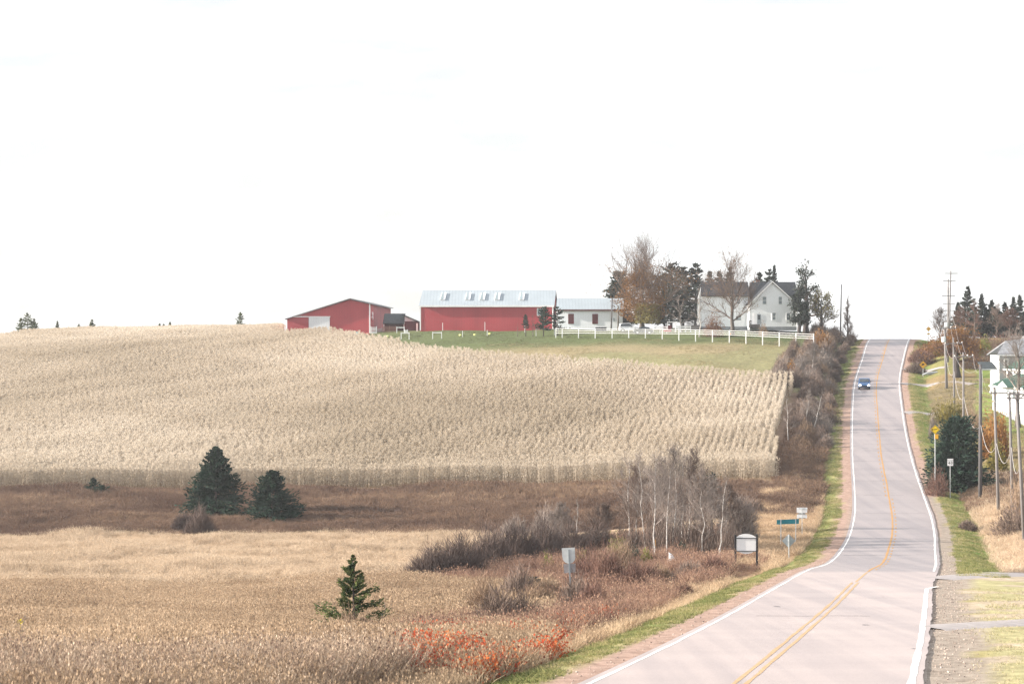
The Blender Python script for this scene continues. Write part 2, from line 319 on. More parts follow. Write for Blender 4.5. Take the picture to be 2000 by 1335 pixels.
def ground_cols(x, y):
    px = 1000 + F * x / np.maximum(y, 5); lat = lateral(x, y); n = len(x)
    n1 = vnoise(x, y, 9, 1); n2 = vnoise(x, y, 2.6, 2); n3 = vnoise(x, y * .5, 16, 3)
    c = np.tile(np.array([.30, .215, .14]), (n, 1))
    def put(mask, col, k=None):
        mk = mask.astype(float) if mask.dtype == bool else mask
        c[:] = c * (1 - mk[:, None]) + np.array(col)[None] * mk[:, None]
    a_ = np.abs(lat); left = lat < 0; wob = (n1 - .5) * 10
    put(left & (y + wob < 128), (.27, .19, .125)); put((left & (y < 75)) * sstep(80, 55, y + wob), (.21, .145, .12))
    put(left & (y + wob >= 128), (.46, .35, .235)); put(left & (y + wob > 188), (.14, .095, .075))
    put(left & (y + wob > 188) & (n3 > .84), (.34, .24, .15))
    put(inpoly(x, y, [(X(800, 127), 127), (X(1200, 122), 122), (X(1420, 140), 140), (X(1420, 180), 180), (X(1180, 172), 172), (X(860, 152), 152)]) & left & (a_ < 40), (.20, .145, .11))
    put(left & (y > 215) & (px > 1480), (.20, .14, .105))
    put(left & (px > 1430) & (y > 135) & (y < 205), (.40, .29, .19))
    put(~left, (.42, .31, .21)); put(~left & (y > 196) & (y < 222), (.24, .16, .12))
    put(~left & (y > 222), (.20, .19, .075)); put(~left & (y > 222) & (n1 > .55), (.25, .19, .10)); put(~left & (y > 275) & (px < 1905) & (y < 312), (.17, .14, .085))
    put(~left & (y > 262) & (y < 345) & (px > 1905), (.20, .26, .07))
    put(~left & (y < 118), (.40, .37, .205)); put(~left & (y < 118) & (n2 > .55), (.45, .375, .28))
    put(left & (y > 300) & (px > 690), (.28, .235, .14)); put(left & (y > 300) & (px > 690) & (n3 > .6), (.235, .225, .12)); 
    put((left & (px > 690)) * sstep(350, 358, y + (n1 - .5) * 4), (.11, .135, .06)); put(left & (y > 372) & (px > 1350), (.06, .10, .045))
    put(inpoly(x, y, CORN), (.22, .165, .11))
    a = np.abs(lat)
    near = y < 330
    put((np.abs(lat) < 4.2) & (a + (n2 - .5) * 1.2 < 3.5) & left, (.19, .22, .08)); put((a + (n2 - .5) * 1.0 < 2.1) & left, (.32, .29, .14))
    put((a + (n2 - .5) * 1.2 < 4.0) & ~left & (y > 118), (.16, .23, .06)); put((a + (n2 - .5) * 1.0 < 2.1) & ~left, (.33, .29, .14))
    put((a + (n2 - .5) * 1.1 < 2.0) & ~left & (y < 118), (.34, .29, .24)); put((a + (n2 - .5) * .5 < 1.5) & (left | (y > 207)), (.36, .255, .21)); put((a + (n2 - .5) * .5 < 1.5) & ~left & (y <= 207), (.31, .265, .225))
    amp = np.where(a < 2.4, .25, 1.0); return c * (1 + amp * .28 * (vnoise(x, y, 1.1, 5) - .5))[:, None]
gc = ground_cols(GX.ravel(), GY.ravel())
nr, nc = GX.shape
g = MB(); ii = np.arange((nr - 1) * (nc - 1)); a = (ii // (nc - 1)) * nc + ii % (nc - 1)
g.add(np.stack([GX.ravel(), GY.ravel(), GZ.ravel()], 1), np.stack([a, a + 1, a + nc + 1, a + nc], 1))
m, n, p, o = _new('field_soil')
at_ = N(n, 'ShaderNodeAttribute', attribute_name='Col'); f = noise(n, 1.8, 6, 'pos', rough=.7)
mx = N(n, 'ShaderNodeMix', data_type='RGBA'); mx.blend_type = 'MULTIPLY'; mx.inputs[0].default_value = 1
n.links.new(at_.outputs['Color'], mx.inputs[6]); n.links.new(ramp(n, f, [(.3, (.62, .6, .58)), (.7, (1.3, 1.3, 1.3))]), mx.inputs[7])
n.links.new(mx.outputs[2], p.inputs['Base Color']); p.inputs['Roughness'].default_value = 1; p.inputs['Specular IOR Level'].default_value = .05
b = N(n, 'ShaderNodeBump'); b.inputs['Strength'].default_value = .6; b.inputs['Distance'].default_value = .08; n.links.new(f, b.inputs['Height']); n.links.new(b.outputs[0], p.inputs['Normal'])
GROUND = g.build('ground', m, smooth=True); tag(GROUND, 'autumn farmland rolling down to a dip and up to the farm', 'ground', kind='structure')
ca = GROUND.data.color_attributes.new('Col', 'FLOAT_COLOR', 'POINT'); ca.data.foreach_set('color', np.concatenate([gc, np.ones((len(gc), 1))], 1).astype(np.float32).ravel())

# ------------------------------------------------------------------ road, shoulders, markings, driveways
rows = np.concatenate([np.arange(-80, 40, 4), np.arange(40, 170, .6), np.arange(170, 430, 1.2), np.arange(430, 900, 12)])
def strip(name, m, fl, fr, lift, label, cat, ys_=rows, ncross=2, kind='structure', sink=None):
    l, r = fl(ys_), fr(ys_); t = np.linspace(0, 1, ncross)
    x = l[:, None] * (1 - t) + r[:, None] * t; y = np.repeat(ys_[:, None], ncross, 1)
    z = road_z(y.ravel()) + lift
    if sink is not None: z = z - np.tile(.09 * (1 - t if sink == 'l' else t), len(ys_))
    b = MB(); i = np.arange((len(ys_) - 1) * (ncross - 1)); a = (i // (ncross - 1)) * ncross + i % (ncross - 1)
    b.add(np.stack([x.ravel(), y.ravel(), z], 1), np.stack([a, a + 1, a + ncross + 1, a + ncross], 1))
    return tag(b.build(name, m, smooth=True), label, cat, kind=kind)
m, n, p, o = _new('worn_asphalt')
tc = N(n, 'ShaderNodeNewGeometry').outputs['Position']
f1 = noise(n, 1.0, 4, 'pos', (.06, .35, .1)); f2 = noise(n, 14, 4, 'pos', rough=.8); f3 = noise(n, .5, 3, 'pos', (1.6, .05, .1))
c1 = ramp(n, f1, [(.32, (.26, .227, .230)), (.5, (.28, .244, .246)), (.68, (.30, .262, .262))])
c2 = ramp(n, f3, [(.36, (.86, .86, .88)), (.6, (1.06, 1.05, 1.04))]); c3 = ramp(n, f2, [(.3, (.85, .85, .85)), (.7, (1.12, 1.12, 1.12))])
m1 = N(n, 'ShaderNodeMix', data_type='RGBA'); m1.blend_type = 'MULTIPLY'; m1.inputs[0].default_value = 1; n.links.new(c1, m1.inputs[6]); n.links.new(c2, m1.inputs[7])
m2 = N(n, 'ShaderNodeMix', data_type='RGBA'); m2.blend_type = 'MULTIPLY'; m2.inputs[0].default_value = 1; n.links.new(m1.outputs[2], m2.inputs[6]); n.links.new(c3, m2.inputs[7])
# the stretch this side of the dip is multiplied paler and warmer
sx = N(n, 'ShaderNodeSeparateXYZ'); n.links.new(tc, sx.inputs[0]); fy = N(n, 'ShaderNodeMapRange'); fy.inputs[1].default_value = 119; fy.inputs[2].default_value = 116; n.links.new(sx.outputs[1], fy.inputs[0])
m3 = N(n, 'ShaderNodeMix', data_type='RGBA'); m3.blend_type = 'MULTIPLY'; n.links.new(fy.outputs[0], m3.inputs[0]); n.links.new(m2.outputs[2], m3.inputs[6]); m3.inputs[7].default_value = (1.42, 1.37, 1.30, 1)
n.links.new(m3.outputs[2], p.inputs['Base Color']); p.inputs['Roughness'].default_value = .5; p.inputs['Specular IOR Level'].default_value = .5
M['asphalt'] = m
M['gravel'] = solid('red_gravel', (.36, .25, .205), .95, .16, 9, bump=.15); M['gravel_dark'] = solid('dark_gravel', (.34, .28, .24), .95, .2, 9, bump=.15)
M['paint_w'] = solid('white_road_paint', (.78, .77, .75), .6, .14, 2.5); M['paint_y'] = solid('yellow_road_paint', (.42, .225, .065), .6, .16, 2.5)
M['paint_yp'] = solid('faded_yellow_road_paint', (.45, .295, .155), .6, .14, 2.5)
M['crack'] = solid('tar_seam', (.14, .13, .135), .7, .2)
M['drive'] = solid('driveway_gravel', (.33, .30, .295), .9, .18, 3)
wob = lambda y, s, a: a * (.6 * (vnoise(y * 0, y, s * 2.5, 9) - .5) + .4 * (vnoise(y * 0, y, s * .7, 11) - .5))
strip('gravel_shoulder', M['gravel'], lambda y: road_l(y) - 1.45 + wob(y, 3, .7), lambda y: road_l(y) + .1, .02, 'reddish gravel strip along the left edge of the road', 'shoulder', ncross=3, sink='l')
yr = rows[rows > 207]; strip('gravel_shoulder', M['gravel'], lambda y: road_r(y) - .1, lambda y: road_r(y) + 1.55 + wob(y + 7, 3, .6), .02, 'reddish gravel strip beside the uphill right road edge', 'shoulder', ys_=yr, ncross=3, sink='r')
yr = rows[rows <= 208.3]; strip('gravel_shoulder', M['gravel_dark'], lambda y: road_r(y) - .1, lambda y: road_r(y) + 1.6 + wob(y + 3, 1.1, .35), .02, 'dark gravel strip beside the near right road edge', 'shoulder', ys_=yr, ncross=3, sink='r')
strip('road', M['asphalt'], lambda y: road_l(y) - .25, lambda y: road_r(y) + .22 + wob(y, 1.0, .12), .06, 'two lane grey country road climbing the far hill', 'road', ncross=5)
jit = lambda y, s=0: .05 * (vnoise(y * 0 + s, y, 1.5, 4) - .5)
strip('white_edge_line', M['paint_w'], lambda y: road_l(y) - .02 + jit(y), lambda y: road_l(y) + .09 + jit(y, 3), .066, 'white line along the left road edge', 'road line')
yr = rows[rows <= 101]; strip('white_edge_line', M['paint_w'], lambda y: road_r(y) - .15 + jit(y, 5) + .5 * sstep(98, 101, y), lambda y: road_r(y) + .04 + jit(y, 8) + .5 * sstep(98, 101, y), .066, 'white line along the near right road edge before the driveway', 'road line', ys_=yr)
yr = rows[rows > 118]; strip('white_edge_line', M['paint_w'], lambda y: road_r(y) - .11 + jit(y, 5), lambda y: road_r(y) + .03 + jit(y, 8), .066, 'white line along the right road edge beyond the driveway', 'road line', ys_=yr)
cx = lambda y: road_l(y) * .505 + road_r(y) * .495 + .12 * (vnoise(y * 0, y, 22, 6) - .5) - .9 * sstep(112, 55, y) * .25
yr = rows[rows >= 117]; strip('yellow_centre_line', M['paint_y'], lambda y: cx(y) - .07 + jit(y), lambda y: cx(y) + .09 + jit(y, 2), .066, 'solid yellow centre line climbing the far hill', 'road line', ys_=yr)
yr = rows[(rows < 105)]; strip('yellow_centre_line', M['paint_yp'], lambda y: cx(y) - .21 + jit(y), lambda y: cx(y) - .09 + jit(y, 2), .066, 'pale yellow left stripe of the near double centre line', 'road line', ys_=yr)
strip('yellow_centre_line', M['paint_yp'], lambda y: cx(y) + .09 + jit(y, 4), lambda y: cx(y) + .21 + jit(y, 7), .066, 'pale yellow right stripe of the near double centre line', 'road line', ys_=yr)
yr = rows[(rows > 105.4) & (rows < 117)]; strip('yellow_centre_line', M['paint_yp'], lambda y: cx(y) - .06, lambda y: cx(y) + .07, .066, 'short faded yellow stripe joining the centre lines in the dip', 'road line', ys_=yr)
DB = MB()
for y0 in np.arange(120, 385, 3.6):
    s_ = .30 if y0 < 203 else -.30
    yy = np.array([y0, y0 + 1.6]); c_ = cx(yy) + s_; z_ = road_z(yy) + .066
    DB.add([(c_[0]-.06, yy[0], z_[0]), (c_[0]+.06, yy[0], z_[0]), (c_[1]+.06, yy[1], z_[1]), (c_[1]-.06, yy[1], z_[1])], [(0, 1, 2, 3)])
tag(DB.build('yellow_dashes', M['paint_y']), 'short yellow dashes beside the solid centre line', 'road line', kind='structure')
CB = MB(); rng = np.random.default_rng(5)
for py in (684, 716, 745, 758, 817, 850, 868, 881, 902, 940, 968, 1003, 1086, 1064, 1205):
    xx, d, _ = at(1710 if py < 1100 else 1500, py); t = np.linspace(0, 1, 9); a0, a1 = rng.uniform(0, .3), rng.uniform(.7, 1)
    l, r = road_l(d), road_r(d); x = l + (r - l) * (a0 + (a1 - a0) * t); y = d + np.cumsum(rng.normal(0, .12, 9))
    hw = .05
    v = np.concatenate([np.stack([x, y - hw, road_z(y - hw) + .0645], 1), np.stack([x, y + hw, road_z(y + hw) + .0645], 1)])
    CB.add(v, [(i, i + 1, 10 + i, 9 + i) for i in range(8)])
for px, py, w_ in ((1690, 1223, .3), (1516, 1187, .35), (1725, 1168, .12), (1785, 1270, .2)):
    x, y, _ = at(px, py); k = 9; th = np.arange(k) * 2 * np.pi / k; rr = w_ * rng.uniform(.5, 1.1, k) * .5
    xx, yy = x + rr * np.cos(th), y + rr * 1.8 * np.sin(th)
    CB.add(np.concatenate([np.stack([xx, yy, road_z(yy) + .0645], 1), [[x, y, road_z(y) + .0645]]]), t=[(i, (i + 1) % k, k) for i in range(k)])
tag(CB.build('tar_seams', M['crack']), 'dark tar seams and patches across the asphalt', 'road mark', kind='structure')
def driveway(p0, p1, p2, w_, label, m=M['drive']):
    """curved drive from road edge through three ground pixels"""
    a, b, c = [np.array(at(*q)[:2]) for q in (p0, p1, p2)]
    t = np.linspace(0, 1, 40)[:, None]; P = (1-t)**2*a + 2*t*(1-t)*b + t*t*c
    d_ = np.gradient(P, axis=0); d_ /= np.linalg.norm(d_, axis=1)[:, None]; nn = np.stack([-d_[:, 1], d_[:, 0]], 1)
    ww = w_ * (1 + .5 * np.exp(-t * 14)); K = 5; B = MB(); vs_ = []
    for k in range(K):
        q = P + nn * ww * (k / (K - 1) - .5); zq = H(q[:, 0], q[:, 1]); zq = np.convolve(np.pad(zq, 4, mode='edge'), np.ones(9) / 9, 'valid'); vs_.append(np.stack([q[:, 0], q[:, 1], zq + (-.1, .05, .07, .05, -.1)[k]], 1))
    v = np.stack(vs_, 1).reshape(-1, 3); i = np.arange(39 * (K - 1)); a_ = (i // (K - 1)) * K + i % (K - 1)
    B.add(v, np.stack([a_, a_ + 1, a_ + K + 1, a_ + K], 1)); return tag(B.build('driveway', m, smooth=True), label, 'driveway', kind='structure')
driveway((1806, 1130), (1900, 1126), (2060, 1118), 4.4, 'pale driveway leaving the right road edge in the dip')
driveway((1800, 1226), (1880, 1224), (2060, 1214), 3.4, 'grey driveway nearest the bottom right corner')
driveway((1764, 722), (1800, 721), (1850, 717), 3.0, 'highest gravel driveway on the far hill by the diamond sign')
driveway((1757, 750), (1800, 750), (1905, 751), 3.6, 'gravel driveway on the far hill below the grey culvert')
driveway((1762, 806), (1800, 806), (1850, 802), 3.6, 'gravel driveway just above the big dark cedar')
# ------------------------------------------------------------------ buildings on the hill
def wbox(name, m, parent, px0, px1, py0, py1, d0, d1, scale_d=None):
    """box whose front face (at distance d0) fills the given pixel rectangle"""
    return MB().box(X(px0, d0), X(px1, d0), d0, d1, Z(py1, d0), Z(py0, d0)).build(name, m, parent)
def window(parent, px0, px1, py0, py1, d, frame='white', glass='glass', sash=True, fw=.09):
    x0, x1, z0, z1 = X(px0, d), X(px1, d), Z(py1, d), Z(py0, d)
    b = MB(); y0, y1 = d - .07, d + .02
    b.box(x0 - fw, x0, y0, y1, z0 - fw, z1 + fw); b.box(x1, x1 + fw, y0, y1, z0 - fw, z1 + fw)
    b.box(x0, x1, y0, y1, z1, z1 + fw); b.box(x0, x1, y0, y1, z0 - fw, z0)
    if sash: zm = (z0 + z1) / 2; b.box(x0, x1, y0 + .015, y1, zm - .03, zm + .03)
    f = b.build('window', M[frame], parent)
    MB().box(x0, x1, d - .03, d + .015, z0, z1).build('pane', M[glass], f)
    return f
# ---- left barn, gable end to the camera
D = 392; B1 = thing('red_barn', 'red barn with long low gable end and grey sliding door behind the corn', 'barn')
gp = [(561, 656), (561, 622), (683.7, 585), (722, 594), (722, 660)]
pts = [(X(a, D), D, Z(b, D)) for a, b in gp]; L_ = 48
MB().prism(pts, (1.2, L_, 0)).build('wall', M['red_v'], B1)
e = [(556, 624), (683.7, 583.6), (727, 594.5)]
ep = [np.array((X(a, D - .5), D - .5, Z(b, D))) for a, b in e]; o_ = np.array((1.2, L_ + 1, 0)); r = MB()
r.prism([ep[0], ep[1], ep[1] + [0, 0, .16], ep[0] + [0, 0, .16]], o_); r.prism([ep[1] + [.001, 0, 0], ep[2], ep[2] + [0, 0, .16], ep[1] + [.001, 0, .16]], o_); r.build('roof', M['shingle_grey'], B1)
dr = wbox('sliding_door', M['grey_door'], B1, 603, 644, 619, 652, D - .18, D - .05)
wbox('door_track', M['white'], B1, 568, 645, 617.4, 619, D - .26, D - .06)
wbox('corner_trim', M['white'], B1, 720.8, 723.2, 593.5, 660, D - .06, D + .25)
wbox('side_panel', M['red_v'], B1, 573, 602, 620, 652, D - .04, D)
for py in (613.2, 620.2):
    c = np.array((X(722, D) + .12, D + 5.0, Z(py, D + 5))); b = MB()
    th = np.arange(12) * 2 * np.pi / 12; b.prism([(c[0], c[1] + .62*math.cos(t)*1.6, c[2] + .45*math.sin(t)) for t in th], (.2, 0, 0)); b.build('round_vent', M['white'], B1)
tag(MB().tube([(X(699, 385), 385, hz(X(699, 385), 385)), (X(699, 385), 385, Z(647.5, 385))], .35, 10).build('barrel', M['teal']), 'small teal barrel at the foot of the left red barn', 'barrel')
tag(MB().tube([(X(718.5, 385), 385, hz(X(718.5, 385), 385)), (X(718.5, 385), 385, Z(650, 385))], .3, 10).build('barrel', solid('red_plastic', (.55, .05, .05), .5)), 'small red barrel beside the white corner board of the left barn', 'barrel')
# ---- low shed with dark roof between the barns
D = 402; S1 = thing('low_shed', 'low open shed with dark shingle roof and white gable panel between the barns', 'shed')
wbox('wall', M['dark_red'], S1, 751, 789, 632, 653, D + 1.2, D + 6)
MB().slab((X(748, D), D - .5, Z(632.5, D)), (X(789.5, D), D - .5, Z(632.5, D)), (X(789.5, D), D + 5, Z(613, D)), (X(748, D), D + 5, Z(613, D)), .18).build('roof', M['roof_dark'], S1)
for px in (749.5, 789): wbox('post', M['white'], S1, px - .8, px + .8, 633, 654, D - .2, D)
a = [(790, 654), (790, 615.5), (818, 628), (818, 654)]
MB().prism([(X(q, D), D, Z(r_, D)) for q, r_ in a], (0, 6, 0)).build('annex_wall', M['dark_red'], S1)
a = [(790.5, 627), (790.5, 616), (815.5, 627)]
MB().prism([(X(q, D - .1), D - .1, Z(r_, D - .1)) for q, r_ in a], (0, .08, 0)).build('gable_panel', M['white'], S1)
MB().slab((X(786, D), D - .5, Z(613.4, D)), (X(786, D), D + 6.5, Z(613.4, D)), (X(820, D), D + 6.5, Z(628, D)), (X(820, D), D - .5, Z(628, D)), .15).build('annex_roof', M['roof_dark'], S1)
# ---- big red barn with pale metal roof
D = 388; B2 = thing('red_barn', 'long red barn with pale metal roof and five roof hatches', 'barn')
x0, x1 = X(821, D), X(1080, D); zb, ze, zr_ = Z(648, D), Z(596.5, D), Z(567.5, D) * 394 / 388
sk = .075; dep = 13.0
MB().prism([(x0, D, zb), (x1, D, zb), (x1, D, ze), (x0, D, ze)], (sk * dep, dep, 0)).build('wall', M['red_v'], B2)
MB().prism([(x1 + sk*.1, D + .1, ze), (x1 + sk * dep / 2, D + dep / 2, zr_ - .1), (x1 + sk * dep, D + dep, ze)], (-.3, 0, 0)).build('gable_end', M['red_y'], B2)
MB().prism([(x0 + sk*.1 + .3, D + .1, ze), (x0 + .3 + sk * dep / 2, D + dep / 2, zr_ - .1), (x0 + .3 + sk * dep, D + dep, ze)], (-.3, 0, 0)).build('gable_end', M['red_y'], B2)
ov = .35; A = np.array((x0 - .3, D - ov, ze - .12)); Bp = np.array((x1 + .25, D - ov, ze - .12)); Cc = np.array((x1 + .25 + sk * dep / 2, D + dep / 2, zr_)); Dd = np.array((x0 - .3 + sk * dep / 2, D + dep / 2, zr_))
r = MB(); r.slab(A, Bp, Cc, Dd, .12)
E_ = np.array((x1 + .25 + sk * dep, D + dep + ov, ze - .12)); F_ = np.array((x0 - .3 + sk * dep, D + dep + ov, ze - .12)); r.slab(Dd, Cc, E_, F_, .12)
rf = r.build('roof', M['metal_roof'], B2)
wbox('fascia', M['white'], B2, 819, 1082, 596, 599.2, D - .4, D - .25)
for px in (821, 1079.6): wbox('corner_trim', M['white'], B2, px - 1.1, px + 1.1, 599, 645, D - .05, D + .2)
M['hatch'] = siding('hatch_louvre', (.27, .34, .37), .42, 'Z', dark=.35, weather=.2)
for px in (862, 911, 939.5, 969, 1017):
    u0, u1 = .33, .78
    def rp(q, t): return A + (Dd - A) * t + (Bp - A) * ((X(q, D) - A[0]) / (Bp[0] - A[0]))
    s_ = 4.6; h = MB(); up = np.array((0, -.25, .35))
    l0, r0, l1, r1 = rp(px - s_, u0), rp(px + s_, u0), rp(px - s_, u1), rp(px + s_, u1)
    h.prism([l0, r0, r1, l1], up * .9); hh = h.build('roof_hatch', M['white'], rf)
    k = MB(); q0, q1 = l0 + (r0 - l0) * .06 + up, l0 + (r0 - l0) * .62 + up; q2, q3 = l1 + (r1 - l1) * .40 + up, l1 + (r1 - l1) * .14 + up
    k.slab(q0, q1, q2, q3, .03)
    k.build('louvre', M['hatch'], hh)
window(B2, 1049.6, 1059.5, 602.6, 615.5, D - .02, glass='glass')
# ---- white long building
D = 386; B3 = thing('white_barn', 'long white building with pale metal roof and two dark red windows', 'barn')
wbox('wall', M['white_v'], B3, 1088, 1216, 605.5, 646, D, D + 9)
r = MB(); x0, x1 = X(1086, D), X(1219, D); z0, z1 = Z(605, D), Z(583.5, D) * (D + 4.5) / D
r.slab((x0, D - .35, z0), (x1, D - .35, z0), (x1 + .1, D + 4.5, z1), (x0 + .3, D + 4.5, z1), .12); r.slab((x0 + .3, D + 4.5, z1), (x1 + .1, D + 4.5, z1), (x1, D + 9.3, z0), (x0, D + 9.3, z0), .12)
r.build('roof', M['metal_roof'], B3)
MB().prism([(x0 + .35, D + .2, z0), (x0 + .35, D + 4.5, z1 - .12), (x0 + .35, D + 8.8, z0)], (.2, 0, 0)).build('gable_end', M['white_v'], B3)
MB().prism([(x1 - .35, D + .2, z0), (x1 - .35, D + 4.5, z1 - .12), (x1 - .35, D + 8.8, z0)], (-.2, 0, 0)).build('gable_end', M['white_v'], B3)
wbox('fascia', M['dark_red'], B3, 1086, 1219, 604.6, 606.8, D - .42, D - .3)
for px in (1110.5, 1157.5): window(B3, px, px + 9.6, 613.4, 631.5, D - .02, frame='dark_red', glass='dark_red', fw=.07)
wbox('electric_meter', M['steel_dark'], B3, 1198, 1200.5, 621, 627, D - .15, D)
# ---- farmhouse
D = 374; HS = thing('farmhouse', 'white clapboard farmhouse with dark roof and steep front gable', 'house')
dm = 378.5
wing = wbox('wing_wall', M['white_sid'], HS, 1370, 1466, 599, 641.5, dm, dm + 8)
wbox('main_wall', M['white_sid'], HS, 1464.5, 1557, 592.5, 641.5, dm + .15, dm + 8.2)
zr2 = Z(551.5, dm + 4)
def roof_run(pa, pb, pye, pyr_):
    xa, xb = X(pa, dm), X(pb, dm); ze = Z(pye, dm); r = MB()
    r.slab((xa, dm - .4, ze), (xb, dm - .4, ze), (xb, dm + 4, zr2), (xa + .5, dm + 4, zr2), .15); r.slab((xa + .5, dm + 4, zr2), (xb, dm + 4, zr2), (xb, dm + 8.6, ze), (xa, dm + 8.6, ze), .15); return r
roof_run(1368, 1465, 579, 552).build('roof', M['shingle'], HS); roof_run(1465.2, 1559, 594, 551).build('roof', M['shingle'], HS)
MB().prism([(X(1370.6, dm), dm, Z(578.5, dm)), (X(1370.6, dm) + .4, dm + 4, zr2 - .15), (X(1370.6, dm), dm + 8, Z(578.5, dm))], (.25, 0, 0)).build('gable_end', M['white_sid'], HS)
MB().prism([(X(1556.4, dm), dm + .2, Z(593, dm)), (X(1556.4, dm), dm + 4, zr2 - .15), (X(1556.4, dm), dm + 8, Z(593, dm))], (-.25, 0, 0)).build('gable_end', M['white_sid'], HS)
wbox('wing_upper_wall', M['white_sid'], HS, 1370, 1464.4, 578.6, 599, dm + .003, dm + 7.9)
gp = [(1464, 641), (1464, 594.5), (1508, 552.5), (1556, 594.5), (1556, 641)]
MB().prism([(X(a, D), D, Z(b, D)) for a, b in gp], (0, 5.2, 0)).build('front_gable', M['white_sid'], HS)
r = MB(); ap = np.array((X(1508.3, D), D - .4, Z(549.6, D)))
for ex, ez in ((1461.2, 595.5), (1558.6, 595.5)):
    q = np.array((X(ex, D), D - .4, Z(ez, D))); r.prism([q, ap, ap + [0, 0, .17], q + [0, 0, .17]], (0, 6.0, 0))
r.build('gable_roof', M['shingle'], HS)
r = MB()
for ex, ez in ((1461.6, 595.5), (1558.2, 595.5)):
    q = np.array((X(ex, D), D - .47, Z(ez, D) - .12)); a_ = ap + [0, -.07, -.14]; r.prism([q, a_, a_ + [0, 0, .22], q + [0, 0, .22]], (0, .06, 0))
r.build('rake_trim', M['white'], HS)
wbox('foundation', M['concrete'], HS, 1370, 1465, 637.5, 644, dm - .04, dm + 7.8); wbox('foundation', M['concrete'], HS, 1464.4, 1555.6, 637.6, 645, D - .04, D + 4)
for a in ((1489.5, 1496.5, 579.5, 593.5), (1521, 1527, 579.5, 593.5), (1508.3, 1515, 611, 624.7), (1536.4, 1543, 611, 624.7)): window(HS, *a, D)
for a in ((1437.5, 1447.5, 617.5, 625), (1438.5, 1444.5, 583.5, 593)): window(HS, *a, dm - .0)
dr = wbox('door', M['steel_dark'], HS, 1479, 1486, 613, 632.5, D - .06, D + .02)
wbox('pane', M['glass_dark'], dr, 1480.2, 1484.8, 615, 624, D - .08, D - .062)
wbox('door_trim', M['white'], HS, 1471, 1478.6, 611, 632.5, D - .05, D + .02)
wbox('porch_deck', M['wood_dark'], HS, 1464, 1484, 633, 640, D - 2.0, D - .05)
wbox('downspout', M['white'], HS, 1556.2, 1557.4, 594, 640, D - .12, D)
wbox('chimney', solid('chimney_brick', (.2, .12, .1), .9), HS, 1478, 1484, 546.5, 556, dm + 4.2, dm + 5)
dk = thing('side_deck', 'grey wooden deck with spindle railing at the left end of the farmhouse', 'deck')
wbox('platform', M['wood_grey'], dk, 1341, 1369, 634.6, 643, D + 2, D + 6)
r = MB(); yy = D + 2
for px in np.arange(1341.5, 1364, 1.7): r.box(X(px, yy) - .03, X(px, yy) + .03, yy - .03, yy + .03, Z(635, yy), Z(625.6, yy))
r.box(X(1341, yy), X(1364, yy), yy - .05, yy + .05, Z(625.8, yy), Z(624.6, yy)); r.build('railing', M['wood_dark'], dk)
ch = thing('porch_chair', 'dark chair with white slats at the left corner of the front gable', 'chair'); yy = D - 1.0
wbox('seat', M['black'], ch, 1463, 1469.5, 633.2, 634.6, yy - .3, yy + .3); wbox('backrest', M['black'], ch, 1463, 1468, 625.6, 633, yy + .26, yy + .34)
for k in range(2): wbox('leg', M['black'], ch, 1463 + 5.6 * k, 1463.9 + 5.6 * k, 634.6, 640, yy - .3, yy + .3)
for k in range(2): wbox('slat', M['white'], ch, 1465, 1469.5, 627.5 + 3 * k, 628.9 + 3 * k, yy + .2, yy + .25)
# ---- hill props
def post_obj(px, py0, py1, d, label, name='fence_post', m='white', w_=.11, group=None):
    x = X(px, d); return tag(MB().box(x - w_/2, x + w_/2, d - w_/2, d + w_/2, min(hz(x, d) - .1, Z(py1, d)), Z(py0, d)).build(name, M[m]), label, 'post', group)
def rail_frame(p0, p1, py0, py1, d, label):
    t = thing('post_and_rail', label, 'fence')
    for p_ in (p0, p1):
        x = X(p_, d); MB().box(x - .07, x + .07, d - .07, d + .07, Z(py1, d) - .1, Z(py0 - .8, d)).build('post', M['white'], t)
    MB().box(X(p0, d) + .07, X(p1, d) - .07, d - .04, d + .04, Z(py0 + 1.6, d), Z(py0, d)).build('rail', M['white'], t); return t
rail_frame(783.5, 799, 649.5, 661.5, 372, 'white two-post rail frame on the lawn nearest the corn and left barn')
rail_frame(845, 862.5, 648.5, 661, 372, 'white two-post rail frame on the lawn in front of the long red barn')
rail_frame(1047, 1083, 642, 655, 372, 'long white rail frame beside the end of the white rail fence')
rail_frame(775, 789.5, 638.5, 650, 388, 'tall white gate frame in front of the low shed')
post_obj(903.5, 646, 660.5, 372, 'white fence post on the lawn, left of the two in front of the long barn'); post_obj(951.5, 644, 659, 372, 'white fence post on the lawn, right of the two in front of the long barn')
post_obj(864.5, 630, 644, 386, 'pale post against the long red barn below its first roof hatch'); post_obj(947, 628.5, 644, 386, 'pale post against the middle of the long red barn'); post_obj(1025, 634, 650, 378, 'thin pale stake among the saplings before the long barn', w_=.09)
post_obj(814.5, 631, 648, 390, 'white gate post at the left corner of the long red barn', w_=.2); 
def gate(px0, px1, py0, py1, d, nr, m, label, bars=2):
    t = thing('farm_gate', label, 'gate')
    for k in range(nr):
        z = Z(py0 + (py1 - py0) * (k + .5) / nr, d); MB().box(X(px0, d), X(px1, d), d - .03, d + .03, z - .06, z + .06).build('rail', M[m], t)
    for k in range(bars):
        x = X(px0 + (px1 - px0) * k / (bars - 1), d); MB().box(x - .06, x + .06, d + .032, d + .12, Z(py1, d) - .2, Z(py0 - 1, d)).build('post', M[m], t)
    return t
gate(724.5, 735.5, 638, 651.5, 390, 5, 'white', 'white slatted gate against the corner of the left barn')
gate(748.5, 773, 637, 651, 393, 6, 'wood_brown', 'rusty brown railed gate in front of the low shed', 3)
gate(790, 796, 644, 649, 386, 3, 'white', 'small white slatted hurdle beside the tall gate frame')
b = MB(); rng = np.random.default_rng(8)
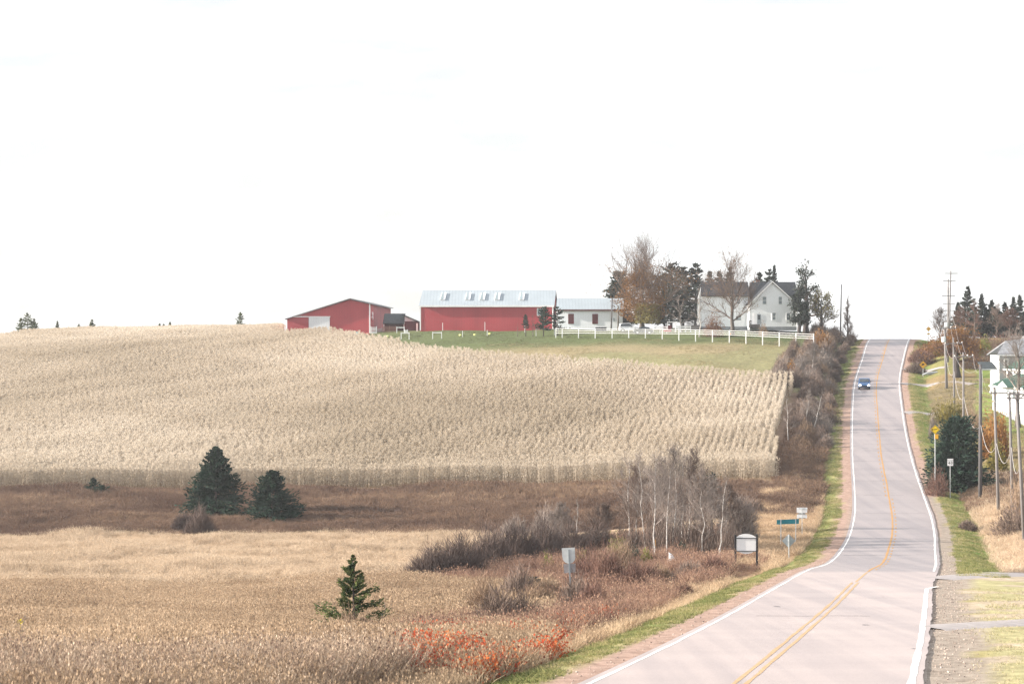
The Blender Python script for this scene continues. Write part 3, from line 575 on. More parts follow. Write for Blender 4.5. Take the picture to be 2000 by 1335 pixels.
for k in range(14):
    q = np.array((X(741.5 + rng.uniform(-5, 5), 396), 396 + rng.uniform(-1, 1), Z(651 - rng.uniform(0, 8), 396))); rr = rng.uniform(.3, .6); th = np.arange(7) * 2 * np.pi / 7
    b.prism([q + (rr*math.cos(t), 0, rr*.6*math.sin(t)) for t in th], (rng.uniform(-.1, .1), .7, .1))
tag(b.build('rubble_heap', solid('pale_rubble', (.34, .27, .25), .95, .3)), 'heap of pale rubble between the white and brown gates', 'heap', kind='stuff')
M['pale_yellow'] = solid('pale_yellow_plastic', (.72, .75, .30), .5, .1)
for px, py, l in ((757, 656, 'nearest the low shed'), (899, 654, 'left of the first lone white post'), (927.5, 653.3, 'between the two lone white posts'), (956.5, 651.5, 'right of the second lone white post')):
    d = 374; b = MB(); b.tube([(X(px, d), d, Z(py + 1.6, d)), (X(px, d), d, Z(py - .6, d)), (X(px, d), d, Z(py - 1.4, d))], [.22, .26, .18], 8); tag(b.build('yellow_tub', M['pale_yellow'], smooth=True), 'small pale yellow tub on the lawn ' + l, 'tub')
# long white rail fence
fpx = [1085.5, 1098, 1130, 1162.5, 1195.5, 1228, 1260.5, 1293.5, 1326, 1358.5, 1391.5, 1424.5, 1457, 1489.5, 1522, 1554.5, 1589]
fd = np.interp(fpx, [1085, 1260, 1460, 1590], [366, 361, 354, 349.5])
ft = thing('rail_fence', 'long white three-rail fence along the pasture below the farmhouse', 'fence')
top = np.interp(fpx, [1085, 1195, 1326, 1424, 1522, 1590], [640.5, 641.5, 642.5, 644.5, 648.5, 651.5]); bot = np.interp(fpx, [1085, 1195, 1326, 1424, 1522, 1590], [653.5, 653.5, 654.5, 656.5, 661.5, 664.5])
P = [(X(a, d), d, Z(t, d), Z(b_, d)) for a, d, t, b_ in zip(fpx, fd, top, bot)]
for x, d, zt, zb in P: MB().box(x - .075, x + .075, d - .1, d + .1, min(zb, hz(x, d)) - .15, zt).build('post', M['white'], ft)
for k, u in enumerate((.10, .42, .74)):
    b = MB()
    for (xa, da, ta, ba), (xb, db, tb, bb) in zip(P[:-1], P[1:]):
        za, zb_ = ta + (ba - ta) * u, tb + (bb - tb) * u; h_ = .042
        b.prism([(xa, da - .13, za - h_), (xb, db - .13, zb_ - h_), (xb, db - .13, zb_ + h_), (xa, da - .13, za + h_)], (0, .05, 0))
    b.build('rail', M['white'], ft)
def simple_fence(px0, px1, n_, py0, py1, d, label, nr=2):
    t = thing('rail_fence', label, 'fence')
    for k in range(n_): x = X(px0 + (px1 - px0) * k / (n_ - 1), d); MB().box(x - .07, x + .07, d - .07, d + .07, Z(py1, d) - .3, Z(py0, d)).build('post', M['white'], t)
    for k in range(nr): z = Z(py0 + (py1 - py0) * (.15 + .4 * k), d); MB().box(X(px0, d), X(px1, d), d - .12, d - .072, z - .1, z + .1).build('rail', M['white'], t)
simple_fence(1319, 1349, 4, 636, 646, 370, 'short white fence left of the farmhouse deck'); simple_fence(1276, 1302, 3, 636.5, 646.5, 371, 'short white fence between the dark car and the red stall')
st = thing('red_stall', 'small red kiosk under a white frame behind the rail fence', 'kiosk'); d = 370
wbox('body', M['dark_red'], st, 1304.5, 1311.5, 635, 647, d, d + .8)
wbox('cabinet', solid('red_cabinet', (.4, .06, .07), .6), st, 1297, 1311, 643, 648, d - .5, d - .05)
for px in (1304, 1320): wbox('frame_post', M['white'], st, px - .5, px + .5, 629, 648, d - .2, d - .1)
wbox('frame_top', M['white'], st, 1303, 1321, 628, 629.2, d - .25, d - .05)
dp = thing('dumpster', 'dark green bin standing against the white building', 'bin'); d = 378
MB().prism([(X(1164, d), d, Z(654, d)), (X(1184, d), d, Z(654, d)), (X(1184.6, d), d, Z(640.2, d)), (X(1163.4, d), d, Z(640.2, d))], (0, 1.6, 0)).build('body', solid('bin_green', (.04, .06, .065), .7), dp)
MB().prism([(X(1163, d), d - .1, Z(640, d)), (X(1185, d), d - .1, Z(640, d)), (X(1185, d), d - .1, Z(638.4, d)), (X(1163, d), d - .1, Z(638.9, d))], (0, 1.8, 0)).build('lid', M['black'], dp)
tag(MB().tube([(X(1427, 366), 366, hz(X(1427, 366), 366) + k) for k in (0, .12, .3, .45)], [.2, .3, .3, .14], 10).build('pumpkin', solid('pumpkin_skin', (.55, .2, .04), .5), smooth=True), 'round orange thing at the foot of the bare maple', 'pumpkin')
# ---- vehicles
def car(name, label, cat, loc, rz, m, lights=False, h=1.5, L=4.3, W=1.78, suv=False):
    t = thing(name, label, cat, loc, rz)
    # side profile along +x = forward
    if suv: pr = [(-.5, .35), (-.5, .95), (-.455, 1.45), (-.40, 1.62), (.05, 1.66), (.22, 1.12), (.46, .98), (.5, .72), (.5, .35)]; gl = [(-.455, 1.06), (-.40, 1.54), (.04, 1.58), (.17, 1.12)]
    else: pr = [(-.5, .35), (-.5, .82), (-.42, .93), (-.28, 1.36), (-.08, 1.46), (.08, 1.42), (.26, .98), (.46, .86), (.5, .62), (.5, .3)]; gl = [(-.36, .96), (-.26, 1.30), (-.08, 1.38), (.07, 1.35), (.21, .99)]
    s_ = h / (1.66 if suv else 1.46)
    sec = []
    b = MB(); n_ = len(pr); lay = [(-.5, .93), (-.44, 1.0), (.44, 1.0), (.5, .93)]
    V = []
    for yy, k in lay:
        for (x, z) in pr:
            tum = 1 - .14 * max(0, (z - .9) / .6); V.append((x * L * (k if abs(yy) > .45 else 1), yy * W * tum, z * s_))
    q = [(l * n_ + i, l * n_ + (i + 1) % n_, (l + 1) * n_ + (i + 1) % n_, (l + 1) * n_ + i) for l in range(3) for i in range(n_)]
    c0 = len(V); V.append((0, -.5 * W * .93, .75 * s_)); V.append((0, .5 * W * .93, .75 * s_))
    tt = [(i, c0, (i + 1) % n_) for i in range(n_)] + [(3 * n_ + i, 3 * n_ + (i + 1) % n_, c0 + 1) for i in range(n_)]
    b.add(V, q, tt); b.build('body', m, t)
    for sg in (-1, 1): MB().prism([(x * L, sg * W * .5 * (1 - .14 * max(0, (z - .9) / .6)) * .985, z * s_) for x, z in gl], (0, sg * .03, 0)).build('side_glass', M['glass_dark'], t)
    a_, b_ = pr[4 if suv else 5], pr[5 if suv else 6]
    def wsc(u, v): x = a_[0] + (b_[0] - a_[0]) * u; z = a_[1] + (b_[1] - a_[1]) * u; return np.array((x * L + .03, v * W * .40 * (1 - .14 * max(0, (z - .9) / .6)), z * s_ + .02))
    MB().prism([wsc(.1, -1), wsc(.1, 1), wsc(.93, 1.06), wsc(.93, -1.06)], (.02, 0, .02)).build('windscreen', M['glass_dark'], t)
    for sx in (-.31, .31):
        for sy in (-1, 1):
            th = np.arange(14) * 2 * np.pi / 14; y0 = sy * W * .5
            wh = MB().prism([(sx * L + .33 * math.cos(k), y0, .33 + .33 * math.sin(k)) for k in th], (0, -sy * .22, 0)).build('wheel', M['black'], t)
            MB().prism([(sx * L + .2 * math.cos(k), y0 + sy * .012, .33 + .2 * math.sin(k)) for k in th], (0, sy * .01, 0)).build('rim', M['steel'], wh)
    for sy in (-1, 1):
        yc = sy * W * .36; th = np.arange(10) * 2 * np.pi / 10
        MB().prism([(.497 * L, yc + .17 * math.cos(k), .66 * s_ + .1 * math.sin(k)) for k in th], (.03, 0, 0)).build('headlight', M['lamp'] if lights else M['insul'], t)
        MB().box(.13 * L, .13 * L + .12, min(sy * W * .5, sy * (W * .5 + .16)), max(sy * W * .5, sy * (W * .5 + .16)), .95 * s_, 1.08 * s_).build('mirror', M['black'], t)
    MB().box(.497 * L, .507 * L, -.45, .45, .5 * s_, .64 * s_).build('grille', M['black'], t)
    MB().box(.492 * L, .503 * L, -W * .46, W * .46, .28 * s_, .42 * s_).build('bumper', M['black'], t)
    return t
M['lamp'] = glow('lit_headlamp', (1, .97, .9), 6.0)
def paint(name, col):
    m, n, p, o = _new(name); f = noise(n, 2.0, 3); n.links.new(ramp(n, f, [(.3, mul(col, .9)), (.7, mul(col, 1.1))]), p.inputs['Base Color'])
    p.inputs['Roughness'].default_value = .3; p.inputs['Coat Weight'].default_value = .08; p.inputs['Specular IOR Level'].default_value = .3; return m
d = 313.5; xcar = X(1688, d)
rzc = math.atan2(-(road_z(d + 2) - road_z(d - 2)), 0)
c = car('blue_car', 'blue car with lit headlights driving downhill on the road', 'car', (xcar, d, road_z(d) + .065), -math.pi / 2 - math.atan(.17), paint('blue_car_paint', (.03, .085, .20)), True, 1.52)
c.rotation_euler = (0, math.atan((road_z(d + 2) - road_z(d - 2)) / 4), -math.pi / 2 - math.atan(.17))
c = car('white_suv', 'white estate car parked beside the white building', 'car', (X(1228, 374), 374, hz(X(1228, 374), 374)), 0, paint('white_car_paint', (.75, .76, .78)), False, 1.66, 3.6, suv=True)
c = car('dark_car', 'dark blue car parked under the orange maple behind the fence', 'car', (X(1256, 370), 370, hz(X(1256, 370), 370)), math.pi, paint('dark_car_paint', (.03, .05, .065)), False, 1.4, 3.5)
# ---- houses on the right
M['vinyl'] = siding('grey_vinyl', (.30, .32, .34), .2, 'Z', dark=.85, weather=.1)
D = 300
t = thing('grey_roof_house', 'white sided house with grey roof behind the bare grey tree', 'house')
wbox('wall', M['white_sid'], t, 1951, 2040, 693, 765, D, D + 5.4); wbox('front_siding', M['vinyl'], t, 1952.2, 2040, 694, 765, D - .06, D - .004)
a = [(1928, 693.5), (1953, 690), (2062, 690), (2020, 655), (1972, 668)]
q = [np.array((X(u, D), 0, Z(v, D))) for u, v in a]
MB().prism([(X(1946, D), D - .5, Z(694, D)), (X(2045, D), D - .5, Z(694, D)), (X(2030, D), D + 2.8, Z(660, D)), (X(1972, D), D + 2.8, Z(668, D))], (.02, .05, .18)).build('roof', M['shingle_grey'], t)
MB().prism([(X(1946, D), D + 6, Z(694, D)), (X(1972, D), D + 2.86, Z(668, D)), (X(2030, D), D + 2.86, Z(660, D)), (X(2045, D), D + 6, Z(694, D))], (.02, .05, .18)).build('roof', M['shingle_grey'], t)
wbox('eave_trim', M['white'], t, 1945, 2046, 692.8, 694.6, D - .62, D - .5)
window(t, 1962, 1968, 702, 716, D - .07, sash=True)
hd = thing('porch_canopy', 'small dark shingled canopy on posts beside the tallest dark pole', 'canopy'); d = 292
MB().slab((X(1916, d), d - .6, Z(721, d)), (X(1946, d), d - .6, Z(721, d)), (X(1942, d), d + 1.5, Z(708, d)), (X(1914, d), d + 1.5, Z(708, d)), .15).build('roof', M['roof_dark'], hd)
wbox('fascia', M['steel'], hd, 1916, 1946.5, 720.2, 722, d - .72, d - .62)
for px in (1918, 1935, 1944): wbox('post', M['white'], hd, px - .7, px + .7, 722, 768, d, d + .15)
def long_house(name, label, D, pxn, dep, pye, pyb, rise, roofm):
    """house seen along its sunny left wall, gable towards the camera"""
    t = thing(name, label, 'house'); x0 = X(pxn, D); w_ = 7.0; ze, zb = Z(pye, D), Z(pyb, D)
    MB().box(x0, x0 + w_, D, D + dep, zb - .3, ze).build('wall', M['white_sid'], t)
    MB().prism([(x0, D, ze), (x0 + w_ / 2, D, ze + rise - .1), (x0 + w_, D, ze)], (0, dep, 0)).build('gable_wall', M['white_sid'], t)
    r = MB()
    for s_ in (-1, 1):
        e = x0 + w_ / 2 + s_ * (w_ / 2 + .4); c_ = x0 + w_ / 2; za, zc = ze - .14, ze + rise
        r.prism([(e, D - .4, za), (c_ + s_ * .001, D - .4, zc), (c_ + s_ * .001, D - .4, zc + .14), (e, D - .4, za + .14)], (0, dep + .8, 0))
    r.build('roof', M[roofm], t)
    MB().box(x0 - .43, x0 - .40, D - .42, D + dep + .42, ze - .2, ze + .02).build('fascia', M['white'], t); return t, x0, ze
def side_window(t, x0, y0, y1, z0, z1, glass='glass'):
    b = MB(); f_ = .09
    for (a, b_, c_, d_) in ((y0 - f_, y0, z0 - f_, z1 + f_), (y1, y1 + f_, z0 - f_, z1 + f_), (y0, y1, z1, z1 + f_), (y0, y1, z0 - f_, z0)): b.box(x0 - .06, x0, a, b_, c_, d_)
    f = b.build('window', M['vinyl'], t); MB().box(x0 - .03, x0 - .004, y0, y1, z0, z1).build('pane', M[glass], f)
t, x0, ze = long_house('green_roof_house', 'white house with green roof and a side window at the right picture edge', 283, 2008, 12.4, 722, 775, 2.2, 'shingle_green')
side_window(t, x0, 293.2, 294.4, ze - 1.6, ze - .3, 'glass_dark'); side_window(t, x0, 287, 288.2, ze - 1.6, ze - .4)
MB().box(x0 - .03, x0 - .004, 283, 292.6, ze - 1.0, ze - .86).build('band_trim', M['vinyl'], t)
t, x0, ze = long_house('white_cottage', 'low white building with shallow green roof nearest the poles', 269, 2002, 18.2, 757.5, 806, 1.5, 'shingle_green')
side_window(t, x0, 284.6, 285.2, ze - 2.6, ze - .5); side_window(t, x0, 277.5, 278.9, ze - 1.5, ze - .5); side_window(t, x0, 274.0, 275.4, ze - 1.5, ze - .5)
pr_ = MB(); yc_ = 276.4
for s_ in (-1, 1): pr_.prism([(x0 - 1.3, yc_ + s_ * 3.2, ze - .02), (x0 - 1.3, yc_ + s_ * .001, ze + .85), (x0 - 1.3, yc_ + s_ * .001, ze + .97), (x0 - 1.3, yc_ + s_ * 3.2, ze + .1)], (2.4, 0, 0))
pr_.build('porch_roof', M['shingle_green'], t); MB().prism([(x0 - 1.2, yc_ - 3.0, ze), (x0 - 1.2, yc_, ze + .83), (x0 - 1.2, yc_ + 3.0, ze)], (.06, 0, 0)).build('porch_gable', M['white'], t)
MB().slab((X(1972, 266), 266, Z(801, 266)), (X(1972, 266), 266.1, Z(799, 266)), (X(1984, 266), 266.1, Z(808.5, 266)), (X(1984, 266), 266, Z(810.5, 266)), .2).build('stair_rail', M['white'], t)
MB().box(x0 + .1, x0 + 6.9, 269.2, 287, ze - 5.2, ze - 3.62).build('crawl_space', M['vinyl'], t)
cv = thing('culvert_headwall', 'low grey concrete slab under the highest driveway on the far hill', 'culvert'); d = at(1798, 735)[1]
MB().prism([(X(1802, d), d, Z(732, d)), (X(1822, d), d, Z(731, d)), (X(1832, d), d, Z(726, d)), (X(1812, d), d, Z(727.5, d))], (0, .8, .1)).build('slab', M['concrete'], cv)
MB().box(X(1839, d) - .15, X(1839, d) + .15, d, d + .3, Z(742, d), Z(725, d)).build('stub_post', M['wood_dark'], cv)
# ------------------------------------------------------------------ signs
def plate(pts, d, th=.04, rz=0): return [(x, d, z) for x, z in pts]
def ctr_pts(px, py, d, local): return [(X(px, d) + a, Z(py, d) + b) for a, b in local]
def spost(t, px, d, ztop, m='steel', w_=.04, dy=.06):
    x = X(px, d); MB().box(x - w_, x + w_, d + dy - w_, d + dy + w_, hz(x, d) - .3, ztop).build('post', M[m], t)
# welcome board, white panel in black frame
d = 137; t = thing('community_board', 'blank white arched board framed by two black posts beside the road', 'sign')
xl, xr = X(1437, d), X(1478, d)
for px, py in ((1436.3, 1043.5), (1478.3, 1042.5)): x = X(px, d); MB().box(x - .065, x + .065, d - .065, d + .065, hz(x, d) - .3, Z(py, d)).build('post', M['black'], t)
arc = lambda x0, x1, z, h, n=14: [(x0 + (x1 - x0) * k / n, d - .02, z + h * math.sin(math.pi * k / n) ** .7) for k in range(n + 1)]
MB().prism(arc(xl, xr, Z(1049.5, d), .26) , (0, .05, 0)).build('arched_top', M['sign_white'], t)
MB().box(xl, xr, d - .02, d + .03, Z(1075, d), Z(1051, d)).build('panel', M['sign_white'], t)
MB().prism([(a, b_, 2 * Z(1076.5, d) - c_) for a, b_, c_ in arc(X(1443, d), X(1472, d), Z(1076.5, d), .14)][::-1], (0, .05, 0)).build('lower_skirt', M['sign_white'], t)
for py in (1050.3, 1075.8): MB().box(xl, xr, d - .05, d + .05, Z(py + .8, d), Z(py - .8, d)).build('crossbar', M['black'], t)
# back of a diamond sign
d = 147; t = thing('diamond_sign', 'grey back of a diamond warning sign below the teal board', 'sign')
x, z = X(1540.5, d), Z(1055.5, d); r_ = .49
MB().prism([(x - r_, d, z), (x, d, z - r_), (x + r_, d, z), (x, d, z + r_)], (0, .012, 0)).build('panel', M['steel_dark'], t)
MB().box(x - .035, x + .035, d - .07, d - .004, hz(x, d) - .3, z + r_ * .92).build('post', M['steel'], t)
# teal board
d = 160; t = thing('direction_board', 'long teal sign back on two thin posts in the tan grass', 'sign')
MB().prism([(X(1517, d), d, Z(1023.5, d)), (X(1560.5, d), d, Z(1022, d)), (X(1560.5, d), d, Z(1012.5, d)), (X(1517, d), d, Z(1014.5, d))], (0, .015, 0)).build('panel', M['teal'], t)
for px in (1525, 1554): x = X(px, d); MB().box(x - .03, x + .03, d - .065, d - .004, hz(x, d) - .3, Z(1013, d)).build('post', M['steel'], t)
# white sign back with brackets
d = 170; t = thing('bracketed_sign', 'white sign back with dark mounting brackets behind the teal board', 'sign'); a = [(1556, 990.5), (1577, 990.5), (1576.5, 1000.7), (1556.2, 1000.7)]
MB().prism([(X(p_, d), d, Z(q, d)) for p_, q in a], (0, .012, 0)).build('upper_panel', M['sign_white'], t)
MB().prism([(X(p_, d), d, Z(q, d)) for p_, q in ((1556.6, 1004), (1576, 1004), (1576.5, 1011.3), (1556.3, 1011.3))], (0, .012, 0)).build('lower_panel', M['sign_white'], t)
for py, hh in ((992.4, .5), (1002.3, 1.2), (1010.7, .5)): MB().box(X(1560, d), X(1573, d), d - .03, d - .004, Z(py + hh, d), Z(py - hh, d)).build('bracket', M['steel_dark'], t)
x = X(1566.4, d); MB().box(x - .025, x + .025, d - .07, d - .031, hz(x, d) - .3, Z(990.6, d)).build('post', M['steel'], t)
# shield back
d = 105; t = thing('route_marker', 'grey back of a shield shaped road marker with a square tab below', 'sign')
sh = [(1097.0, 1069.8), (1122.5, 1068.4), (1123.6, 1086)] + [(1111.2 + 12.4 * math.cos(k), 1088 + 11.8 * math.sin(k)) for k in np.linspace(.05, math.pi - .05, 11)] + [(1098, 1086)]
MB().prism([(X(p_, d), d, Z(q, d)) for p_, q in sh], (0, .012, 0)).build('shield', M['steel'], t)
MB().prism([(X(p_, d), d, Z(q, d)) for p_, q in ((1100.5, 1101), (1124, 1099.5), (1124.5, 1117), (1102, 1118.5))], (0, .012, 0)).build('tab', solid('dull_sign_back', (.30, .28, .29), .6, .2, 5), t)
x = X(1111, d); MB().prism([(x - .035, d - .07, Z(1072, d)), (x + .035, d - .07, Z(1072, d)), (x + .16, d - .07, hz(x, d) - .3), (x + .09, d - .07, hz(x, d) - .3)], (0, .065, 0)).build('post', M['steel_dark'], t)
# yellow signs on the right
def diamond(px, py, r_px, d, label, m='yellow', post='steel', name='warning_sign'):
    t = thing(name, label, 'sign'); x, z, r_ = X(px, d), Z(py, d), r_px * d / F
    MB().prism([(x - r_, d, z), (x, d, z - r_), (x + r_, d, z), (x, d, z + r_)], (0, .012, 0)).build('panel', M[m], t)
    q = r_ * .9; q2 = q - .035; b = MB()
    for k in range(4):
        a0, a1 = k * math.pi / 2, (k + 1) * math.pi / 2
        b.prism([(x + q*math.cos(a0), d - .006, z + q*math.sin(a0)), (x + q*math.cos(a1), d - .006, z + q*math.sin(a1)), (x + q2*math.cos(a1), d - .006, z + q2*math.sin(a1)), (x + q2*math.cos(a0), d - .006, z + q2*math.sin(a0))], (0, .004, 0))
    b.build('border', M['ink'], t); spost(t, px, d, z + r_ * .8, post); return t, x, z, r_
d = at(1803, 736)[1]; t, x, z, r_ = diamond(1803, 712, 7.6, d, 'yellow diamond hill sign with a black truck on a wedge')
b = MB(); b.prism([(x - .42*r_, d - .01, z - .22*r_), (x + .5*r_, d - .01, z - .22*r_), (x - .42*r_, d - .01, z + .1*r_)], (0, .004, 0))
b.prism([(x - .28*r_, d - .01, z + .13*r_), (x + .28*r_, d - .01, z - .02*r_), (x + .36*r_, d - .01, z + .26*r_), (x - .2*r_, d - .01, z + .42*r_)], (0, .004, 0)); b.build('symbol', M['ink'], t)
d = 384; t, x, z, r_ = diamond(1813.5, 642, 4.8, d, 'small yellow diamond sign with a tab against the sky at the crest')
MB().box(x - .3*r_*2.0, x + .3*r_*2.0, d, d + .012, z - 2.25*r_, z - 1.75*r_).build('tab', M['yellow'], t)
d = 208; t, x, z, r_ = diamond(1826.5, 838.5, 9.2, d, 'bright yellow diamond sign half hidden by the big cedar', 'yellow2')
b = MB(); b.prism([(x - .55*r_, d - .01, z - .08*r_), (x + .5*r_, d - .01, z + .06*r_), (x + .5*r_, d - .01, z + .2*r_), (x - .55*r_, d - .01, z + .06*r_)], (0, .004, 0)); b.prism([(x - .55*r_, d - .0105, z + .22*r_), (x - .8*r_, d - .0105, z), (x - .55*r_, d - .0105, z - .22*r_)], (0, .004, 0)); b.build('arrow', M['ink'], t)
MB().box(x - .02, x + .32, d, d + .012, Z(856.5, d), Z(847.5, d)).build('tab', M['yellow'], t); MB().box(x - .1, x - .03, d + .015, d + .02, Z(858, d), Z(846, d)).build('white_strip', M['white'], t)
d = 207; t = thing('speed_sign', 'small white speed limit sign in front of the big cedar', 'sign'); x = X(1856, d)
MB().box(X(1850.4, d), X(1861.8, d), d, d + .012, Z(909, d), Z(895.3, d)).build('panel', M['sign_white'], t)
def strokes(segs_, x0, z0, s, d, w_=.16):
    b = MB()
    for (a0, b0, a1, b1) in segs_:
        v = np.array((a1 - a0, b1 - b0)); v = v / np.linalg.norm(v); nn = np.array((-v[1], v[0])) * w_ / 2
        P_ = [(a0 + nn[0], b0 + nn[1]), (a1 + nn[0], b1 + nn[1]), (a1 - nn[0], b1 - nn[1]), (a0 - nn[0], b0 - nn[1])]
        b.prism([(x0 + p_ * s, d - .008 - .0002 * len(b.v), z0 + q * s) for p_, q in P_], (0, .003, 0))
    return b
G4 = [(.45, 0, .45, 1), (.45, 1, 0, .35), (0, .32, .7, .32)]; G0 = [(.1, .1, .1, .9), (.55, .1, .55, .9), (.1, .95, .55, .95), (.1, .05, .55, .05)]
b = strokes(G4, X(1852.2, d), Z(906, d), .26, d); b2 = strokes([(a + .95, b_, c_ + .95, e) for a, b_, c_, e in G0], X(1852.2, d), Z(906, d), .26, d - .001)
b.v += b2.v; b.q += [q + b.n for q in b2.q]; b.t += [q + b.n for q in b2.t]; b.n += b2.n; b.build('numerals', M['ink'], t)
from mathutils import Matrix
cu = bpy.data.curves.new('word', 'FONT'); cu.body = 'MAXIMUM'; cu.size = .13; cu.extrude = .002; cu.align_x = 'CENTER'
to = bpy.data.objects.new('word', cu); COL.objects.link(to); bpy.context.view_layer.update()
tm = bpy.data.meshes.new_from_object(to.evaluated_get(bpy.context.evaluated_depsgraph_get())); tm.transform(Matrix.Translation((x, d - .008, Z(899.5, d))) @ Matrix.Rotation(math.pi / 2, 4, 'X'))
bpy.data.objects.remove(to); tm.materials.clear(); tm.materials.append(M['ink']); wo = bpy.data.objects.new('lettering', tm); COL.objects.link(wo); wo.parent = t
spost(t, 1856, d, Z(909, d), w_=.03)
# ------------------------------------------------------------------ utility poles and wires
POLE = {}
def pole(key, pxt, pyt, pxb, d, label, m='wood_grey', r0=.16, r1=.11, arms=(), trans=None, ins=True):
    xb = X(pxb, d); zb = hz(xb, d); xt, zt = X(pxt, d), Z(pyt, d); t = thing('utility_pole', label, 'utility pole', group=None)
    MB().tube([(xb, d, zb - .4), (xt * .5 + xb * .5, d, (zb + zt) / 2), (xt, d, zt)], [r0, (r0 + r1) / 2, r1], 8).build('pole', M[m], t, smooth=True)
    pts = []
    for (pa, pb, py, sl) in arms:
        z = Z(py, d); a = MB().prism([(X(pa, d), d - r0 - .1, z), (X(pb, d), d - r0 - .1, z + sl), (X(pb, d), d - r0 - .1, z + sl + .12), (X(pa, d), d - r0 - .1, z + .12)], (0, .1, 0)).build('crossarm', M['wood_grey'], t)
        if ins:
            for q in (pa + .8, (pa + pb) / 2 + (pb - pa) * .2, pb - .8):
                zz = z + sl * (q - pa) / (pb - pa); xx = X(q, d); MB().tube([(xx, d - r0 - .05, zz + .122), (xx, d - r0 - .05, zz + .2), (xx, d - r0 - .05, zz + .26)], [.05, .08, .05], 6).build('insulator', M['insul'], a); pts.append((xx, d - r0 - .05, zz + .27))
    if trans:
        px, py0, py1 = trans; x = X(px, d); MB().tube([(x, d - .1, Z(py1, d)), (x, d - .1, Z(py1, d) + .05), (x, d - .1, Z(py0, d)), (x, d - .1, Z(py0, d) + .08)], [.2, .3, .3, .12], 10).build('transformer', solid('transformer_grey', (.62, .66, .68), .4), t)
    if not pts: pts = [(xt, d, zt - .15)]
    POLE[key] = dict(arm=pts, top=(xt, d, zt - .1), low=(xb * .45 + xt * .55, d - r0, zb * .45 + zt * .55)); return t
pole('a', 1985, 770, 2001, 160, 'grey utility pole with stacked arms nearest the right picture edge', arms=((1968, 2003, 771, 0), (1965, 2004, 779, .0)))
pole('b', 1971.5, 764, 1978, 183, 'grey utility pole carrying the long crossarm in front of the low white building', arms=((1932, 2014, 769, .12),))
pole('c', 1941.5, 755, 1950.5, 188, 'grey utility pole by the left wall of the low white building', arms=())
pole('d', 1915, 711, 1914.5, 203, 'dark utility pole standing right of the big cedar', m='wood_dark', r0=.2, r1=.15)
pole('e', 1881.5, 688, 1882, 245, 'grey utility pole with crossarm rising out of the top of the cedar', arms=((1863, 1900, 697.5, .1),))
pole('f', 1862, 659, 1864, 285, 'grey utility pole between the trunk and the transformer pole', arms=((1845, 1879, 672, .1),))
pole('g', 1845, 640, 1849, 310, 'pale utility pole with a low white transformer can', r0=.22, r1=.17, arms=((1832, 1866, 642, .1),), trans=(1842.6, 658, 668))
pole('h', 1852, 545, 1851, 340, 'tall thin utility pole, shorter of the two against the sky', arms=((1841, 1866, 549.5, 0), (1839, 1864.5, 578.5, 0)), trans=(1848, 630, 638), ins=False, r0=.2)
pole('i', 1857, 529, 1853, 365, 'tallest thin utility pole against the sky', arms=((1845, 1870, 534.5, 0), (1841, 1864, 594, 0), (1841, 1864, 607, 0)), ins=False, r0=.2)
pole('j', 1643.5, 555, 1641, 372, 'lone thin utility pole standing behind the hedge left of the road', r0=.14, r1=.09, m='wood_dark')
pole('k', 1195.5, 582, 1193.5, 380, 'dark utility pole in front of the white building wall', r0=.16, r1=.11, m='wood_dark')
pole('l', 1208, 598, 1207, 379, 'brownish pole beside the left edge of the orange maple', r0=.16, r1=.13, m='bark')
def wire(a, b, sag, label, r_=.012):
    a, b = np.array(a), np.array(b); t = np.linspace(0, 1, 14)[:, None]; P_ = a + (b - a) * t; P_[:, 2] -= sag * 4 * (t * (1 - t))[:, 0]
    tag(MB().tube(P_, r_, 4).build('power_wire', M['wire']), label, 'wire', 'power wires along the right side of the road')
seq = 'iehgfedcba'
chain = ['i', 'h', 'g', 'f', 'e', 'd', 'c', 'b', 'a']
for u, v in zip(chain[:-1], chain[1:]):
    pa, pb = POLE[u]['arm'], POLE[v]['arm']
    if len(pa) >= 3 and len(pb) >= 3:
        for k in range(3): wire(pa[k], pb[k], 1.1, 'pale sagging power wire between poles on the right roadside')
    else:
        for k in (0, -1): wire(pa[k], pb[k], 1.3, 'pale sagging power wire between poles on the right roadside')
    wire(POLE[u]['low'], POLE[v]['low'], 1.6, 'thicker low cable sagging between poles on the right roadside', .02)
